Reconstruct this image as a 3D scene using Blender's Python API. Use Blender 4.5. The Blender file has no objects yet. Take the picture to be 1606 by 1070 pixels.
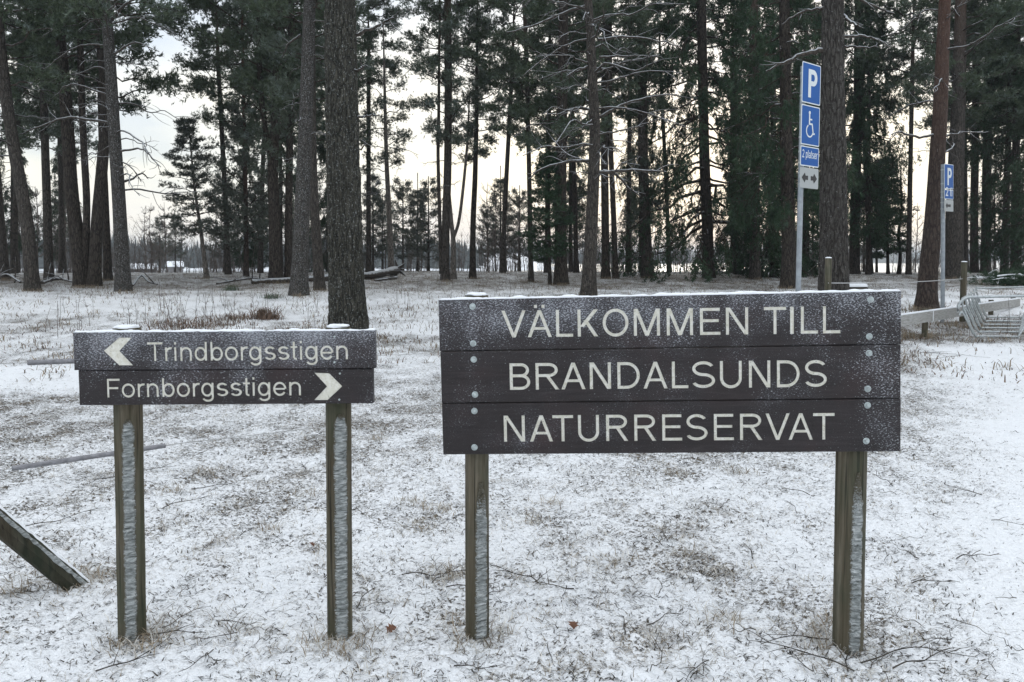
import bpy, math, random
import numpy as np
from mathutils import Vector, Matrix
R = math.radians
scene = bpy.context.scene
COL = scene.collection
rng = np.random.default_rng(7)
random.seed(7)

# ------------------------------------------------------------------ camera, sky, sun, exposure
FPX, CX, PY, HOR, CAMH = 1180.0, 803.0, 467.0, 405.0, 1.55
TH = math.atan((PY - HOR) / FPX)
cam = bpy.data.cameras.new("camera")
cam.sensor_width = 36.0
cam.lens = 36.0 * FPX / 1606.0
cam.shift_y = -(535.0 - PY) / 1606.0
cam.clip_start = 0.05
cam.clip_end = 9000.0
camo = bpy.data.objects.new("camera", cam)
COL.objects.link(camo)
camo.location = (0, 0, CAMH)
camo.rotation_euler = (math.pi / 2 - TH, 0, 0)
scene.camera = camo

SUN_EL, SUN_AZ = R(16), R(14)      # low, behind the trees a little to the right of straight ahead
world = bpy.data.worlds.new("World")
scene.world = world
world.use_nodes = True
nt = world.node_tree
for n in list(nt.nodes):
    nt.nodes.remove(n)
def wn(t, **k):
    n = nt.nodes.new(t)
    for a, b in k.items():
        setattr(n, a, b)
    return n
out = wn("ShaderNodeOutputWorld")
sky = wn("ShaderNodeTexSky", sky_type='NISHITA', sun_disc=False, sun_elevation=SUN_EL, sun_rotation=SUN_AZ)
sky.air_density = 1.2; sky.dust_density = 2.0
bg1 = wn("ShaderNodeBackground"); bg1.inputs[1].default_value = 0.09
nt.links.new(sky.outputs[0], bg1.inputs[0])
tc = wn("ShaderNodeTexCoord")
sep = wn("ShaderNodeSeparateXYZ"); nt.links.new(tc.outputs["Generated"], sep.inputs[0])
ramp = wn("ShaderNodeValToRGB")
cr = ramp.color_ramp
cr.elements[0].position = 0.0; cr.elements[0].color = (0.71, 0.70, 0.685, 1)
cr.elements[1].position = 1.0; cr.elements[1].color = (1.22, 1.26, 1.32, 1)
for p, c in ((0.05, (0.71, 0.70, 0.68, 1)), (0.11, (0.77, 0.75, 0.67, 1)), (0.20, (0.71, 0.72, 0.71, 1)), (0.36, (0.60, 0.66, 0.73, 1)), (0.6, (0.88, 0.94, 1.02, 1))):
    e = cr.elements.new(p); e.color = c
nt.links.new(sep.outputs[2], ramp.inputs[0])
mp = wn("ShaderNodeMapping"); mp.inputs["Scale"].default_value = (2.2, 2.2, 7.0)
nt.links.new(tc.outputs["Generated"], mp.inputs[0])
ns = wn("ShaderNodeTexNoise"); ns.inputs["Scale"].default_value = 1.6; ns.inputs["Detail"].default_value = 6
nt.links.new(mp.outputs[0], ns.inputs["Vector"])
cr2 = wn("ShaderNodeValToRGB")
cr2.color_ramp.elements[0].position = 0.36; cr2.color_ramp.elements[0].color = (0.74, 0.80, 0.89, 1)
cr2.color_ramp.elements[1].position = 0.62; cr2.color_ramp.elements[1].color = (1.12, 1.08, 1.0, 1)
nt.links.new(ns.outputs[0], cr2.inputs[0])
mul = wn("ShaderNodeMixRGB", blend_type='MULTIPLY'); mul.inputs[0].default_value = 1.0
nt.links.new(ramp.outputs[0], mul.inputs[1]); nt.links.new(cr2.outputs[0], mul.inputs[2])
bg2 = wn("ShaderNodeBackground"); bg2.inputs[1].default_value = 1.02
nt.links.new(mul.outputs[0], bg2.inputs[0])
mx = wn("ShaderNodeMixShader"); mx.inputs[0].default_value = 0.90
nt.links.new(bg1.outputs[0], mx.inputs[1]); nt.links.new(bg2.outputs[0], mx.inputs[2])
nt.links.new(mx.outputs[0], out.inputs[0])

sun = bpy.data.lights.new("sun", "SUN")
sun.energy = 0.5; sun.angle = R(25); sun.color = (1.0, 0.93, 0.80)
suno = bpy.data.objects.new("sun", sun)
COL.objects.link(suno)
sd = Vector((math.sin(SUN_AZ) * math.cos(SUN_EL), math.cos(SUN_AZ) * math.cos(SUN_EL), math.sin(SUN_EL)))
suno.rotation_euler = sd.to_track_quat('Z', 'Y').to_euler()
scene.view_settings.view_transform = 'Standard'
scene.view_settings.look = 'None'
scene.view_settings.gamma = 1.0
scene.view_settings.use_curve_mapping = False
scene.view_settings.exposure = 0.68
try:
    scene.cycles.max_bounces = 6
    scene.cycles.diffuse_bounces = 3
    scene.cycles.use_denoising = True
except Exception:
    pass

# ------------------------------------------------------------------ helpers
CT, ST = math.cos(TH), math.sin(TH)
def ray(px, py):
    u, v = (px - CX) / FPX, (py - PY) / FPX
    return np.array([u, CT - v * ST, -ST - v * CT])
def P(px, py, Y):
    d = ray(px, py)
    return np.array([0, 0, CAMH]) + d * (Y / d[1])

def _h(ix, iy, iz, seed):
    n = (ix * 374761393 + iy * 668265263 + iz * 2147483647 + seed * 1274126177) & 0xFFFFFFFF
    n = ((n ^ (n >> 13)) * 1274126177) & 0xFFFFFFFF
    n = ((n ^ (n >> 15)) * 2246822519) & 0xFFFFFFFF
    return ((n ^ (n >> 16)) & 0xFFFF) / 65535.0
def noise3(x, y, z, seed=0):
    x, y, z = np.broadcast_arrays(np.asarray(x, float), np.asarray(y, float), np.asarray(z, float))
    ix, iy, iz = np.floor(x).astype(np.int64), np.floor(y).astype(np.int64), np.floor(z).astype(np.int64)
    fx, fy, fz = x - ix, y - iy, z - iz
    fx, fy, fz = fx*fx*(3-2*fx), fy*fy*(3-2*fy), fz*fz*(3-2*fz)
    r = 0
    for a in (0, 1):
        for b in (0, 1):
            for c in (0, 1):
                r = r + _h(ix+a, iy+b, iz+c, seed) * (fx if a else 1-fx) * (fy if b else 1-fy) * (fz if c else 1-fz)
    return r
def noise2(x, y, seed=0):
    x, y = np.broadcast_arrays(np.asarray(x, float), np.asarray(y, float))
    ix, iy = np.floor(x).astype(np.int64), np.floor(y).astype(np.int64)
    fx, fy = x - ix, y - iy
    fx, fy = fx*fx*(3-2*fx), fy*fy*(3-2*fy)
    r = 0
    for a in (0, 1):
        for b in (0, 1):
            r = r + _h(ix+a, iy+b, 0, seed) * (fx if a else 1-fx) * (fy if b else 1-fy)
    return r
def fbm2(x, y, seed=0, o=4):
    r, a, s = 0, 0.5, 0
    for i in range(o):
        r = r + a * noise2(x * 2**i, y * 2**i, seed + i); s += a; a *= 0.5
    return r / s
def sstep(a, b, x):
    t = np.clip((np.asarray(x, float) - a) / (b - a), 0, 1)
    return t * t * (3 - 2 * t)

LAKE_Z = -2.3
def gz(x, y):
    """ground height in metres"""
    x, y = np.asarray(x, float), np.asarray(y, float)
    d = np.sqrt(x * x * 0.5 + y * y)
    d = np.where(y < 0, 5.0, d)
    z = 0.42 * sstep(13, 27, d) + 0.28 * sstep(26, 42, d)
    z = z - 4.5 * sstep(47, 95, d)
    z = z + 0.10 * (fbm2(x / 7.0, y / 7.0, 3, 3) - 0.5) * sstep(3.5, 12, d)
    z = z + 0.05 * (noise2(x / 1.6, y / 1.6, 9) - 0.5) * sstep(4, 10, d)
    return z
def G(px, py):
    """ground point seen at a pixel of the photograph"""
    r = ray(px, py)
    ys = np.concatenate([np.linspace(1.5, 60, 3000), np.linspace(60, 400, 500)])
    x, z = r[0] / r[1] * ys, CAMH + r[2] / r[1] * ys
    below = np.nonzero(z <= gz(x, ys))[0]
    i = below[0] if len(below) else 2200
    return np.array([x[i], ys[i], float(gz(x[i], ys[i]))])

def litter(x, y):
    """how much grass and litter shows through the snow, 0 to 1"""
    x, y = np.asarray(x, float), np.asarray(y, float)
    n = fbm2(x * 0.9, y * 0.9, 21, 4)
    n2 = fbm2(x * 4.0, y * 3.0, 31, 3)
    v = 0.425 + 0.36 * (n - 0.5) + 0.55 * (n2 - 0.5)
    v = v + 0.17 * sstep(3.6, 7.0, y) - 0.06 * (1 - sstep(2.2, 3.2, y))
    v = v + 0.06 * sstep(0.5, -4.5, x) * sstep(4.0, 6.0, y) * (1 - sstep(8.0, 9.0, y))
    # bright trodden way on the right, crossing behind to the left
    edge = 0.50 * y + 0.45 + 0.5 * (noise2(x * .7, y * .7, 5) - .5)
    v = v - 0.42 * sstep(-0.3, 0.9, x - edge) * (1 - sstep(12.6, 13.8, y + 0.0 * x))
    v = v - 0.45 * sstep(1.4, 0.5, np.abs(y - (10.0 + 0.05 * x))) * sstep(-3.6, -5.0, x)
    v = v - 0.35 * sstep(1.6, 0.6, np.abs(y - 16.2 - 0.15 * x)) * sstep(-4.5, -2.0, x) * sstep(7, 5, x)
    v = v - 0.12 * sstep(17, 19, y) * (1 - sstep(22.5, 24, y))
    v = v + 0.20 * sstep(25, 29, y)
    v = v + 0.25 * sstep(13.0, 14.0, y) * sstep(18, 16, y) * sstep(5, 7, x)
    return np.clip(v, 0, 1)

def mesh_np(name, V, F, smooth=False, mats=None, midx=None):
    """V (n,3) and F: an (m,k) array or a list of such arrays"""
    if not isinstance(F, list):
        F = [F]
    F = [np.asarray(f, np.int32) for f in F if len(f)]
    me = bpy.data.meshes.new(name)
    V = np.asarray(V, np.float32)
    me.vertices.add(len(V)); me.vertices.foreach_set("co", V.ravel())
    loops = np.concatenate([f.ravel() for f in F])
    tot = np.concatenate([np.full(len(f), f.shape[1], np.int32) for f in F])
    st = np.concatenate([[0], np.cumsum(tot)[:-1]]).astype(np.int32)
    me.loops.add(len(loops)); me.loops.foreach_set("vertex_index", loops)
    me.polygons.add(len(tot)); me.polygons.foreach_set("loop_start", st); me.polygons.foreach_set("loop_total", tot)
    if midx is not None:
        me.polygons.foreach_set("material_index", np.asarray(midx, np.int32))
    me.polygons.foreach_set("use_smooth", np.full(len(tot), smooth))
    me.update(calc_edges=True)
    for m in (mats or []):
        me.materials.append(m)
    return me
def link(name, me, parent=None, loc=None, **props):
    o = bpy.data.objects.new(name, me)
    COL.objects.link(o)
    if parent is not None:
        o.parent = parent
    if loc is not None:
        o.location = loc
    for k, v in props.items():
        o[k] = v
    return o
def thing(name, label, cat, loc=(0, 0, 0), group=None, me=None):
    o = link(name, me, None, loc, label=label, category=cat)
    if group:
        o["group"] = group
    return o

class MB:
    def __init__(s):
        s.V, s.F, s.M, s.n = [], [], [], 0
    def add(s, V, F, m=0):
        V = np.asarray(V, float)
        s.V.append(V)
        for f in F:
            s.F.append(tuple(int(i) + s.n for i in f)); s.M.append(m)
        s.n += len(V)
    def box(s, a, b, m=0, bev=0.0):
        (x0, y0, z0), (x1, y1, z1) = a, b
        V = [(x0,y0,z0),(x1,y0,z0),(x1,y1,z0),(x0,y1,z0),(x0,y0,z1),(x1,y0,z1),(x1,y1,z1),(x0,y1,z1)]
        s.add(V, [(3,2,1,0),(4,5,6,7),(0,1,5,4),(1,2,6,5),(2,3,7,6),(3,0,4,7)], m)
    def prism(s, poly, y0, y1, m=0):
        """polygon in x,z pushed from y0 (front) to y1"""
        n = len(poly)
        V = [(x, y0, z) for x, z in poly] + [(x, y1, z) for x, z in poly]
        ar = sum(poly[i][0]*poly[(i+1) % n][1] - poly[(i+1) % n][0]*poly[i][1] for i in range(n))
        F = [tuple(range(n)), tuple(range(2*n-1, n-1, -1))] + [(i+n, (i+1) % n+n, (i+1) % n, i) for i in range(n)]
        if ar < 0:
            F = [tuple(reversed(f)) for f in F]
        s.add(V, F, m)
    def tube(s, pts, rad, k=8, m=0, cap=True):
        V, F = tube_np(pts, rad, k)
        s.add(V, F, m)
        if cap:
            s.add(V[:k], [tuple(range(k-1, -1, -1))], m); s.add(V[-k:], [tuple(range(k))], m)
    def mesh(s, name, mats, smooth=False):
        me = bpy.data.meshes.new(name)
        me.from_pydata(np.concatenate(s.V).tolist(), [], s.F)
        for m in mats:
            me.materials.append(m)
        me.polygons.foreach_set("material_index", s.M)
        me.polygons.foreach_set("use_smooth", [smooth] * len(s.F))
        me.update()
        return me
def frames(pts):
    pts = np.asarray(pts, float)
    t = np.gradient(pts, axis=0)
    t /= np.linalg.norm(t, axis=1)[:, None] + 1e-12
    ref = np.array([0.0, 0, 1.0]) if abs(t[:, 2]).mean() < 0.8 else np.array([1.0, 0, 0])
    a = np.cross(t, ref); a /= np.linalg.norm(a, axis=1)[:, None] + 1e-12
    b = np.cross(a, t)
    return t, a, b
def tube_np(pts, rad, k=8):
    pts = np.asarray(pts, float); n = len(pts)
    rad = np.broadcast_to(np.asarray(rad, float), (n,))
    t, a, b = frames(pts)
    an = np.linspace(0, 2*np.pi, k, endpoint=False)
    V = pts[:, None] + rad[:, None, None] * (np.cos(an)[None, :, None]*a[:, None] + np.sin(an)[None, :, None]*b[:, None])
    i, j = np.meshgrid(np.arange(n-1), np.arange(k), indexing='ij')
    j2 = (j+1) % k
    F = np.stack([i*k+j, i*k+j2, (i+1)*k+j2, (i+1)*k+j], -1).reshape(-1, 4)
    return V.reshape(-1, 3), F
def spline(pts, n):
    pts = np.asarray(pts, float)
    if len(pts) < 3:
        t = np.linspace(0, 1, n)[:, None]
        return pts[0] * (1-t) + pts[-1] * t
    p = np.vstack([2*pts[0]-pts[1], pts, 2*pts[-1]-pts[-2]])
    u = np.linspace(0, len(pts)-1-1e-6, n)
    i = u.astype(int); f = (u-i)[:, None]
    a, b, c, d = p[i], p[i+1], p[i+2], p[i+3]
    return 0.5*((2*b)+(-a+c)*f+(2*a-5*b+4*c-d)*f**2+(-a+3*b-3*c+d)*f**3)

# ------------------------------------------------------------------ materials
class NT:
    def __init__(s, name, rough=0.8, spec=0.3):
        s.m = bpy.data.materials.new(name); s.m.use_nodes = True
        s.t = s.m.node_tree; s.b = s.t.nodes["Principled BSDF"]
        s.b.inputs["Roughness"].default_value = rough
        s.b.inputs["Specular IOR Level"].default_value = spec
        s.co = s.t.nodes.new("ShaderNodeTexCoord")
    def n(s, typ, ins=None, **k):
        n = s.t.nodes.new(typ)
        for a, b in k.items(): setattr(n, a, b)
        for a, b in (ins or {}).items(): s.set(n.inputs[a], b)
        return n
    def set(s, inp, v):
        if hasattr(v, "is_output") or isinstance(v, bpy.types.NodeSocket): s.t.links.new(v, inp)
        else: inp.default_value = v
    def vec(s, scale=(1, 1, 1), src="Object"):
        return s.n("ShaderNodeMapping", {0: s.co.outputs[src], "Scale": scale}).outputs[0]
    def noise(s, sc, det=4, scale=(1, 1, 1), rough=0.55, dist=0.0, src="Object"):
        return s.n("ShaderNodeTexNoise", {"Vector": s.vec(scale, src), "Scale": sc, "Detail": det, "Roughness": rough, "Distortion": dist}).outputs[0]
    def ramp(s, v, stops):
        n = s.n("ShaderNodeValToRGB", {0: v}); e = n.color_ramp.elements
        while len(e) < len(stops): e.new(0.5)
        for i, (p, c) in enumerate(stops):
            e[i].position = p; e[i].color = (c, c, c, 1) if isinstance(c, (int, float)) else (*c, 1)
        return n.outputs[0]
    def mix(s, f, a, b, bt='MIX'):
        n = s.n("ShaderNodeMixRGB", blend_type=bt)
        s.set(n.inputs[0], f)
        for i, c in ((1, a), (2, b)): s.set(n.inputs[i], (*c, 1) if isinstance(c, tuple) else c)
        return n.outputs[0]
    def math(s, op, a, b=0.0, clamp=False):
        n = s.n("ShaderNodeMath", operation=op, use_clamp=clamp)
        s.set(n.inputs[0], a); s.set(n.inputs[1], b)
        return n.outputs[0]
    def col(s, v): s.set(s.b.inputs["Base Color"], (*v, 1) if isinstance(v, tuple) else v)
    def bump(s, h, st=0.4, dist=0.01):
        n = s.n("ShaderNodeBump", {"Strength": st, "Distance": dist, "Height": h})
        s.t.links.new(n.outputs[0], s.b.inputs["Normal"]); return n.outputs[0]
    def nz(s):
        g = s.n("ShaderNodeNewGeometry")
        return s.n("ShaderNodeSeparateXYZ", {0: g.outputs["Normal"]}).outputs[2]

SNOW = (0.80, 0.83, 0.87)
def m_snow():
    k = NT("snow", 0.75, 0.2); k.col(k.mix(k.noise(30, 3), (0.74, 0.77, 0.81), (0.86, 0.88, 0.91)))
    k.bump(k.noise(140, 4), 0.5, 0.004); return k.m
def m_ground():
    k = NT("snowy_ground", 0.85, 0.15)
    at = k.n("ShaderNodeAttribute", attribute_name="litter").outputs["Fac"]
    f1 = k.noise(42, 5, (1, 1.4, 1), 0.66, 1.0)
    f2 = k.noise(9, 4, (1, 1.3, 1), 0.6)
    v = k.math('ADD', k.math('MULTIPLY', f1, 0.84), k.math('MULTIPLY', f2, 0.16))
    thr = k.math('ADD', v, k.math('MULTIPLY', k.math('SUBTRACT', at, 0.5), 0.30))
    mask = k.ramp(thr, [(0.562, 0.0), (0.62, 1.0)])
    soft = k.ramp(thr, [(0.44, 0.0), (0.62, 0.40)])
    lit = k.ramp(k.noise(55, 4), [(0.30, (0.035, 0.032, 0.026)), (0.5, (0.13, 0.105, 0.075)), (0.68, (0.30, 0.25, 0.18))])
    sn = k.mix(k.noise(14, 3), (0.82, 0.84, 0.865), (0.89, 0.905, 0.925))
    sn = k.mix(soft, sn, (0.55, 0.53, 0.51))
    k.col(k.mix(mask, sn, lit))
    h = k.math('SUBTRACT', k.math('ADD', k.noise(60, 4), k.math('MULTIPLY', k.noise(20, 3), 1.6)), k.math('MULTIPLY', mask, 0.8))
    k.bump(h, 1.0, 0.018)
    return k.m
def m_bark(name, dark, light, red=None, zr=(4, 8), frost=0.35, sc=1.0, frostpos=0.60):
    k = NT(name, 0.9, 0.15)
    v = k.n("ShaderNodeTexVoronoi", {"Vector": k.n("ShaderNodeVectorMath", {0: k.vec((1, 1, 0.20)), 1: k.n("ShaderNodeVectorMath", {0: k.n("ShaderNodeTexNoise", {"Vector": k.vec((1, 1, 0.35)), "Scale": 9.0, "Detail": 4.0}).outputs[1], 1: (0.11, 0.11, 0.05)}, operation='MULTIPLY').outputs[0]}, operation='ADD').outputs[0], "Scale": 15 * sc}, feature='DISTANCE_TO_EDGE').outputs[0]
    nn = k.noise(26 * sc, 5, (1, 1, 0.3), 0.6, 1.2)
    big = k.noise(2.0, 3)
    light = tuple(x*1.3 for x in light); dark = tuple(x*1.2 for x in dark)
    t = k.math('MULTIPLY', k.ramp(v, [(0.0, 0.25), (0.20, 1.0)]), nn)
    c = k.ramp(t, [(0.12, dark), (0.55, light)])
    c = k.mix(k.ramp(big, [(0.4, 0.0), (0.65, 0.5)]), c, tuple(x * 0.6 for x in light))
    if red:
        z = k.n("ShaderNodeSeparateXYZ", {0: k.co.outputs["Object"]}).outputs[2]
        zz = k.n("ShaderNodeMapRange", {0: k.math('ADD', z, k.math('MULTIPLY', big, 2.0)), 1: zr[0] + 1.0, 2: zr[1] + 1.0}).outputs[0]
        c = k.mix(zz, c, k.ramp(nn, [(0.3, tuple(x * 0.5 for x in red)), (0.7, red)]))
    fr = k.math('MULTIPLY', k.ramp(k.noise(38, 5, (1, 1, 0.7), 0.7), [(frostpos, 0.0), (frostpos + 0.08, 1.0)]), frost, True)
    c = k.mix(fr, c, (0.55, 0.59, 0.60))
    k.col(c)
    k.bump(k.math('ADD', t, k.math('MULTIPLY', k.noise(60, 3), 0.3)), 0.9, 0.03)
    return k.m
def m_branch():
    k = NT("snowy_branch_bark", 0.9, 0.15)
    c = k.ramp(k.noise(20, 3), [(0.35, (0.035, 0.030, 0.026)), (0.7, (0.10, 0.085, 0.072))])
    s = k.ramp(k.math('ADD', k.nz(), k.math('MULTIPLY', k.math('SUBTRACT', k.noise(9, 3), 0.5), 1.3)), [(0.30, 0.0), (0.60, 1.0)])
    k.col(k.mix(s, c, (0.44, 0.46, 0.48))); return k.m
def m_limb():
    k = NT("limb_bark", 0.9, 0.15)
    c = k.ramp(k.noise(8, 3), [(0.35, (0.022, 0.018, 0.015)), (0.7, (0.075, 0.055, 0.042))])
    s = k.ramp(k.math('ADD', k.nz(), k.math('MULTIPLY', k.math('SUBTRACT', k.noise(5, 3), 0.5), 1.5)), [(0.72, 0.0), (0.95, 0.75)])
    k.col(k.mix(s, c, (0.55, 0.58, 0.60))); return k.m
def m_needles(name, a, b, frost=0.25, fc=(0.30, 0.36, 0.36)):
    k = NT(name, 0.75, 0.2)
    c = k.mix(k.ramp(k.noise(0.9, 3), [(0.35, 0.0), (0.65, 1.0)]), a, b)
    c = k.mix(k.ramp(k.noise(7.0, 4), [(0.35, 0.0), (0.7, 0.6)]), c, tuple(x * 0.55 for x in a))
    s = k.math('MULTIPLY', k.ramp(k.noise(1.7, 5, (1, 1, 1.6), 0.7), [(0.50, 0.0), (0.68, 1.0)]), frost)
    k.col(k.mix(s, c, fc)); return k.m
def m_plank(snowy):
    """snowy: (z where the dusting is thickest, z where it ends) in the plank's own metres, or None"""
    k = NT("stained_plank", 0.55, 0.35)
    g = k.noise(10, 6, (0.35, 1, 5.0), 0.65, 1.6)
    c = k.ramp(g, [(0.3, (0.011, 0.0085, 0.009)), (0.55, (0.020, 0.0155, 0.0165)), (0.75, (0.036, 0.029, 0.031))])
    c = k.mix(k.ramp(k.noise(4, 3), [(0.5, 0.0), (0.75, 0.55)]), c, (0.040, 0.022, 0.022))
    c = k.mix(k.ramp(k.noise(300, 2), [(0.55, 0.0), (0.7, 0.3)]), c, (0.08, 0.075, 0.08))
    k.bump(g, 0.35, 0.002)
    return k, c
def m_plank_mat(name, hi, lo, power=1.0, flecks=0.5, ends=0.0):
    k, c = m_plank(None)
    k.m.name = name
    xyz = k.n("ShaderNodeSeparateXYZ", {0: k.co.outputs["Object"]})
    grad = k.n("ShaderNodeMapRange", {0: xyz.outputs[2], 1: lo, 2: hi, 3: 0.0, 4: 1.0}).outputs[0]
    rot = k.n("ShaderNodeMapping", {0: k.co.outputs["Object"], "Rotation": (0, R(40), 0), "Scale": (1, 1, 1.7)}).outputs[0]
    fn = k.n("ShaderNodeTexNoise", {"Vector": rot, "Scale": 210.0, "Detail": 5.0, "Roughness": 0.72}).outputs[0]
    pn = k.noise(5.0, 4)
    d = k.math('ADD', k.math('MULTIPLY', grad, 0.24 * power), k.math('MULTIPLY', k.math('SUBTRACT', pn, 0.5), 0.35))
    m1 = k.ramp(k.math('ADD', fn, d), [(0.58, 0.0), (0.82, 0.75)])
    if ends > 0:
        en = k.math('MULTIPLY', k.n("ShaderNodeMapRange", {0: xyz.outputs[0], 1: ends - 0.40, 2: ends}).outputs[0], 0.05)
        d = k.math('ADD', d, en)
    fl = k.n("ShaderNodeTexNoise", {"Vector": rot, "Scale": 125.0, "Detail": 3.0}).outputs[0]
    m2 = k.math('MULTIPLY', k.ramp(k.math('ADD', fl, d), [(0.66, 0.0), (0.71, 1.0)]), flecks)
    c = k.mix(m1, c, (0.36, 0.38, 0.44))
    c = k.mix(m2, c, (0.62, 0.65, 0.70))
    k.col(c); return k.m
def m_paint():
    k = NT("cream_paint", 0.6, 0.3)
    c = k.mix(k.ramp(k.noise(60, 4), [(0.42, 0.0), (0.62, 0.8)]), (0.62, 0.60, 0.52), (0.74, 0.73, 0.68))
    c = k.mix(k.ramp(k.noise(110, 3), [(0.60, 0.0), (0.72, 0.6)]), c, (0.40, 0.38, 0.24))
    k.col(k.mix(k.ramp(k.noise(170, 4, (1, 1, 1), 0.7), [(0.62, 0.0), (0.67, 0.85)]), c, (0.10, 0.085, 0.075))); return k.m
def m_postwood(name="post_wood", green=0.6, dk=0.85):
    k = NT(name, 0.8, 0.2)
    g = k.noise(22, 5, (1, 1, 0.06), 0.65, 0.8)
    c = k.ramp(g, [(0.3, (0.06*dk, 0.05*dk, 0.03*dk)), (0.55, (0.140*dk, 0.121*dk, 0.088*dk)), (0.75, (0.235*dk, 0.210*dk, 0.165*dk))])
    ck = k.ramp(k.noise(70, 3, (1, 1, 0.02), 0.5, 0.3), [(0.36, 0.35), (0.43, 1.0)])
    c = k.mix(1.0, c, ck, 'MULTIPLY')
    al = k.ramp(k.noise(5, 4, (1, 1, 0.35), 0.7), [(0.42, 0.0), (0.62, green)])
    k.col(k.mix(al, c, (0.045*dk, 0.060*dk, 0.038*dk))); k.bump(g, 0.4, 0.003); return k.m
def m_ice():
    k = NT("rime_ice", 0.5, 0.4)
    n = k.noise(45, 5, (0.6, 0.6, 3.2), 0.65, 0.6)
    k.col(k.ramp(n, [(0.34, (0.11, 0.12, 0.115)), (0.5, (0.30, 0.325, 0.325)), (0.68, (0.60, 0.62, 0.63))]))
    at = k.n("ShaderNodeAttribute", attribute_name="edge").outputs["Fac"]
    fine = k.noise(150, 4, (1, 1, 1.6), 0.7)
    keep = k.ramp(k.math('SUBTRACT', fine, k.math('MULTIPLY', at, 0.35)), [(0.24, 0.0), (0.36, 1.0)])
    c = [l.from_socket for l in k.t.links if l.to_socket == k.b.inputs["Base Color"]][0]
    k.col(k.mix(keep, (0.085, 0.075, 0.05), c))
    k.bump(n, 1.0, 0.012); return k.m
def m_plain(name, c, rough=0.5, metal=0.0, var=0.15, sc=20, spec=0.4):
    k = NT(name, rough, spec)
    k.b.inputs["Metallic"].default_value = metal
    k.col(k.mix(k.ramp(k.noise(sc, 4), [(0.35, 0.0), (0.65, 1.0)]), tuple(x * (1 - var) for x in c), tuple(min(1, x * (1 + var)) for x in c)))
    return k.m
def m_panel(name, c):
    k = NT(name, 0.5, 0.25)
    sp = k.math('MULTIPLY', k.ramp(k.noise(130, 4, (1, 1, 1), 0.7), [(0.66, 0.0), (0.70, 1.0)]), 0.3)
    k.col(k.mix(sp, c, (0.6, 0.68, 0.78))); return k.m
def m_lake():
    k = NT("lake_ice", 0.22, 0.5)
    n = k.noise(0.02, 4, (1, 3, 1))
    k.col(k.ramp(n, [(0.3, (0.50, 0.52, 0.54)), (0.7, (0.75, 0.77, 0.78))])); return k.m

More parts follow.
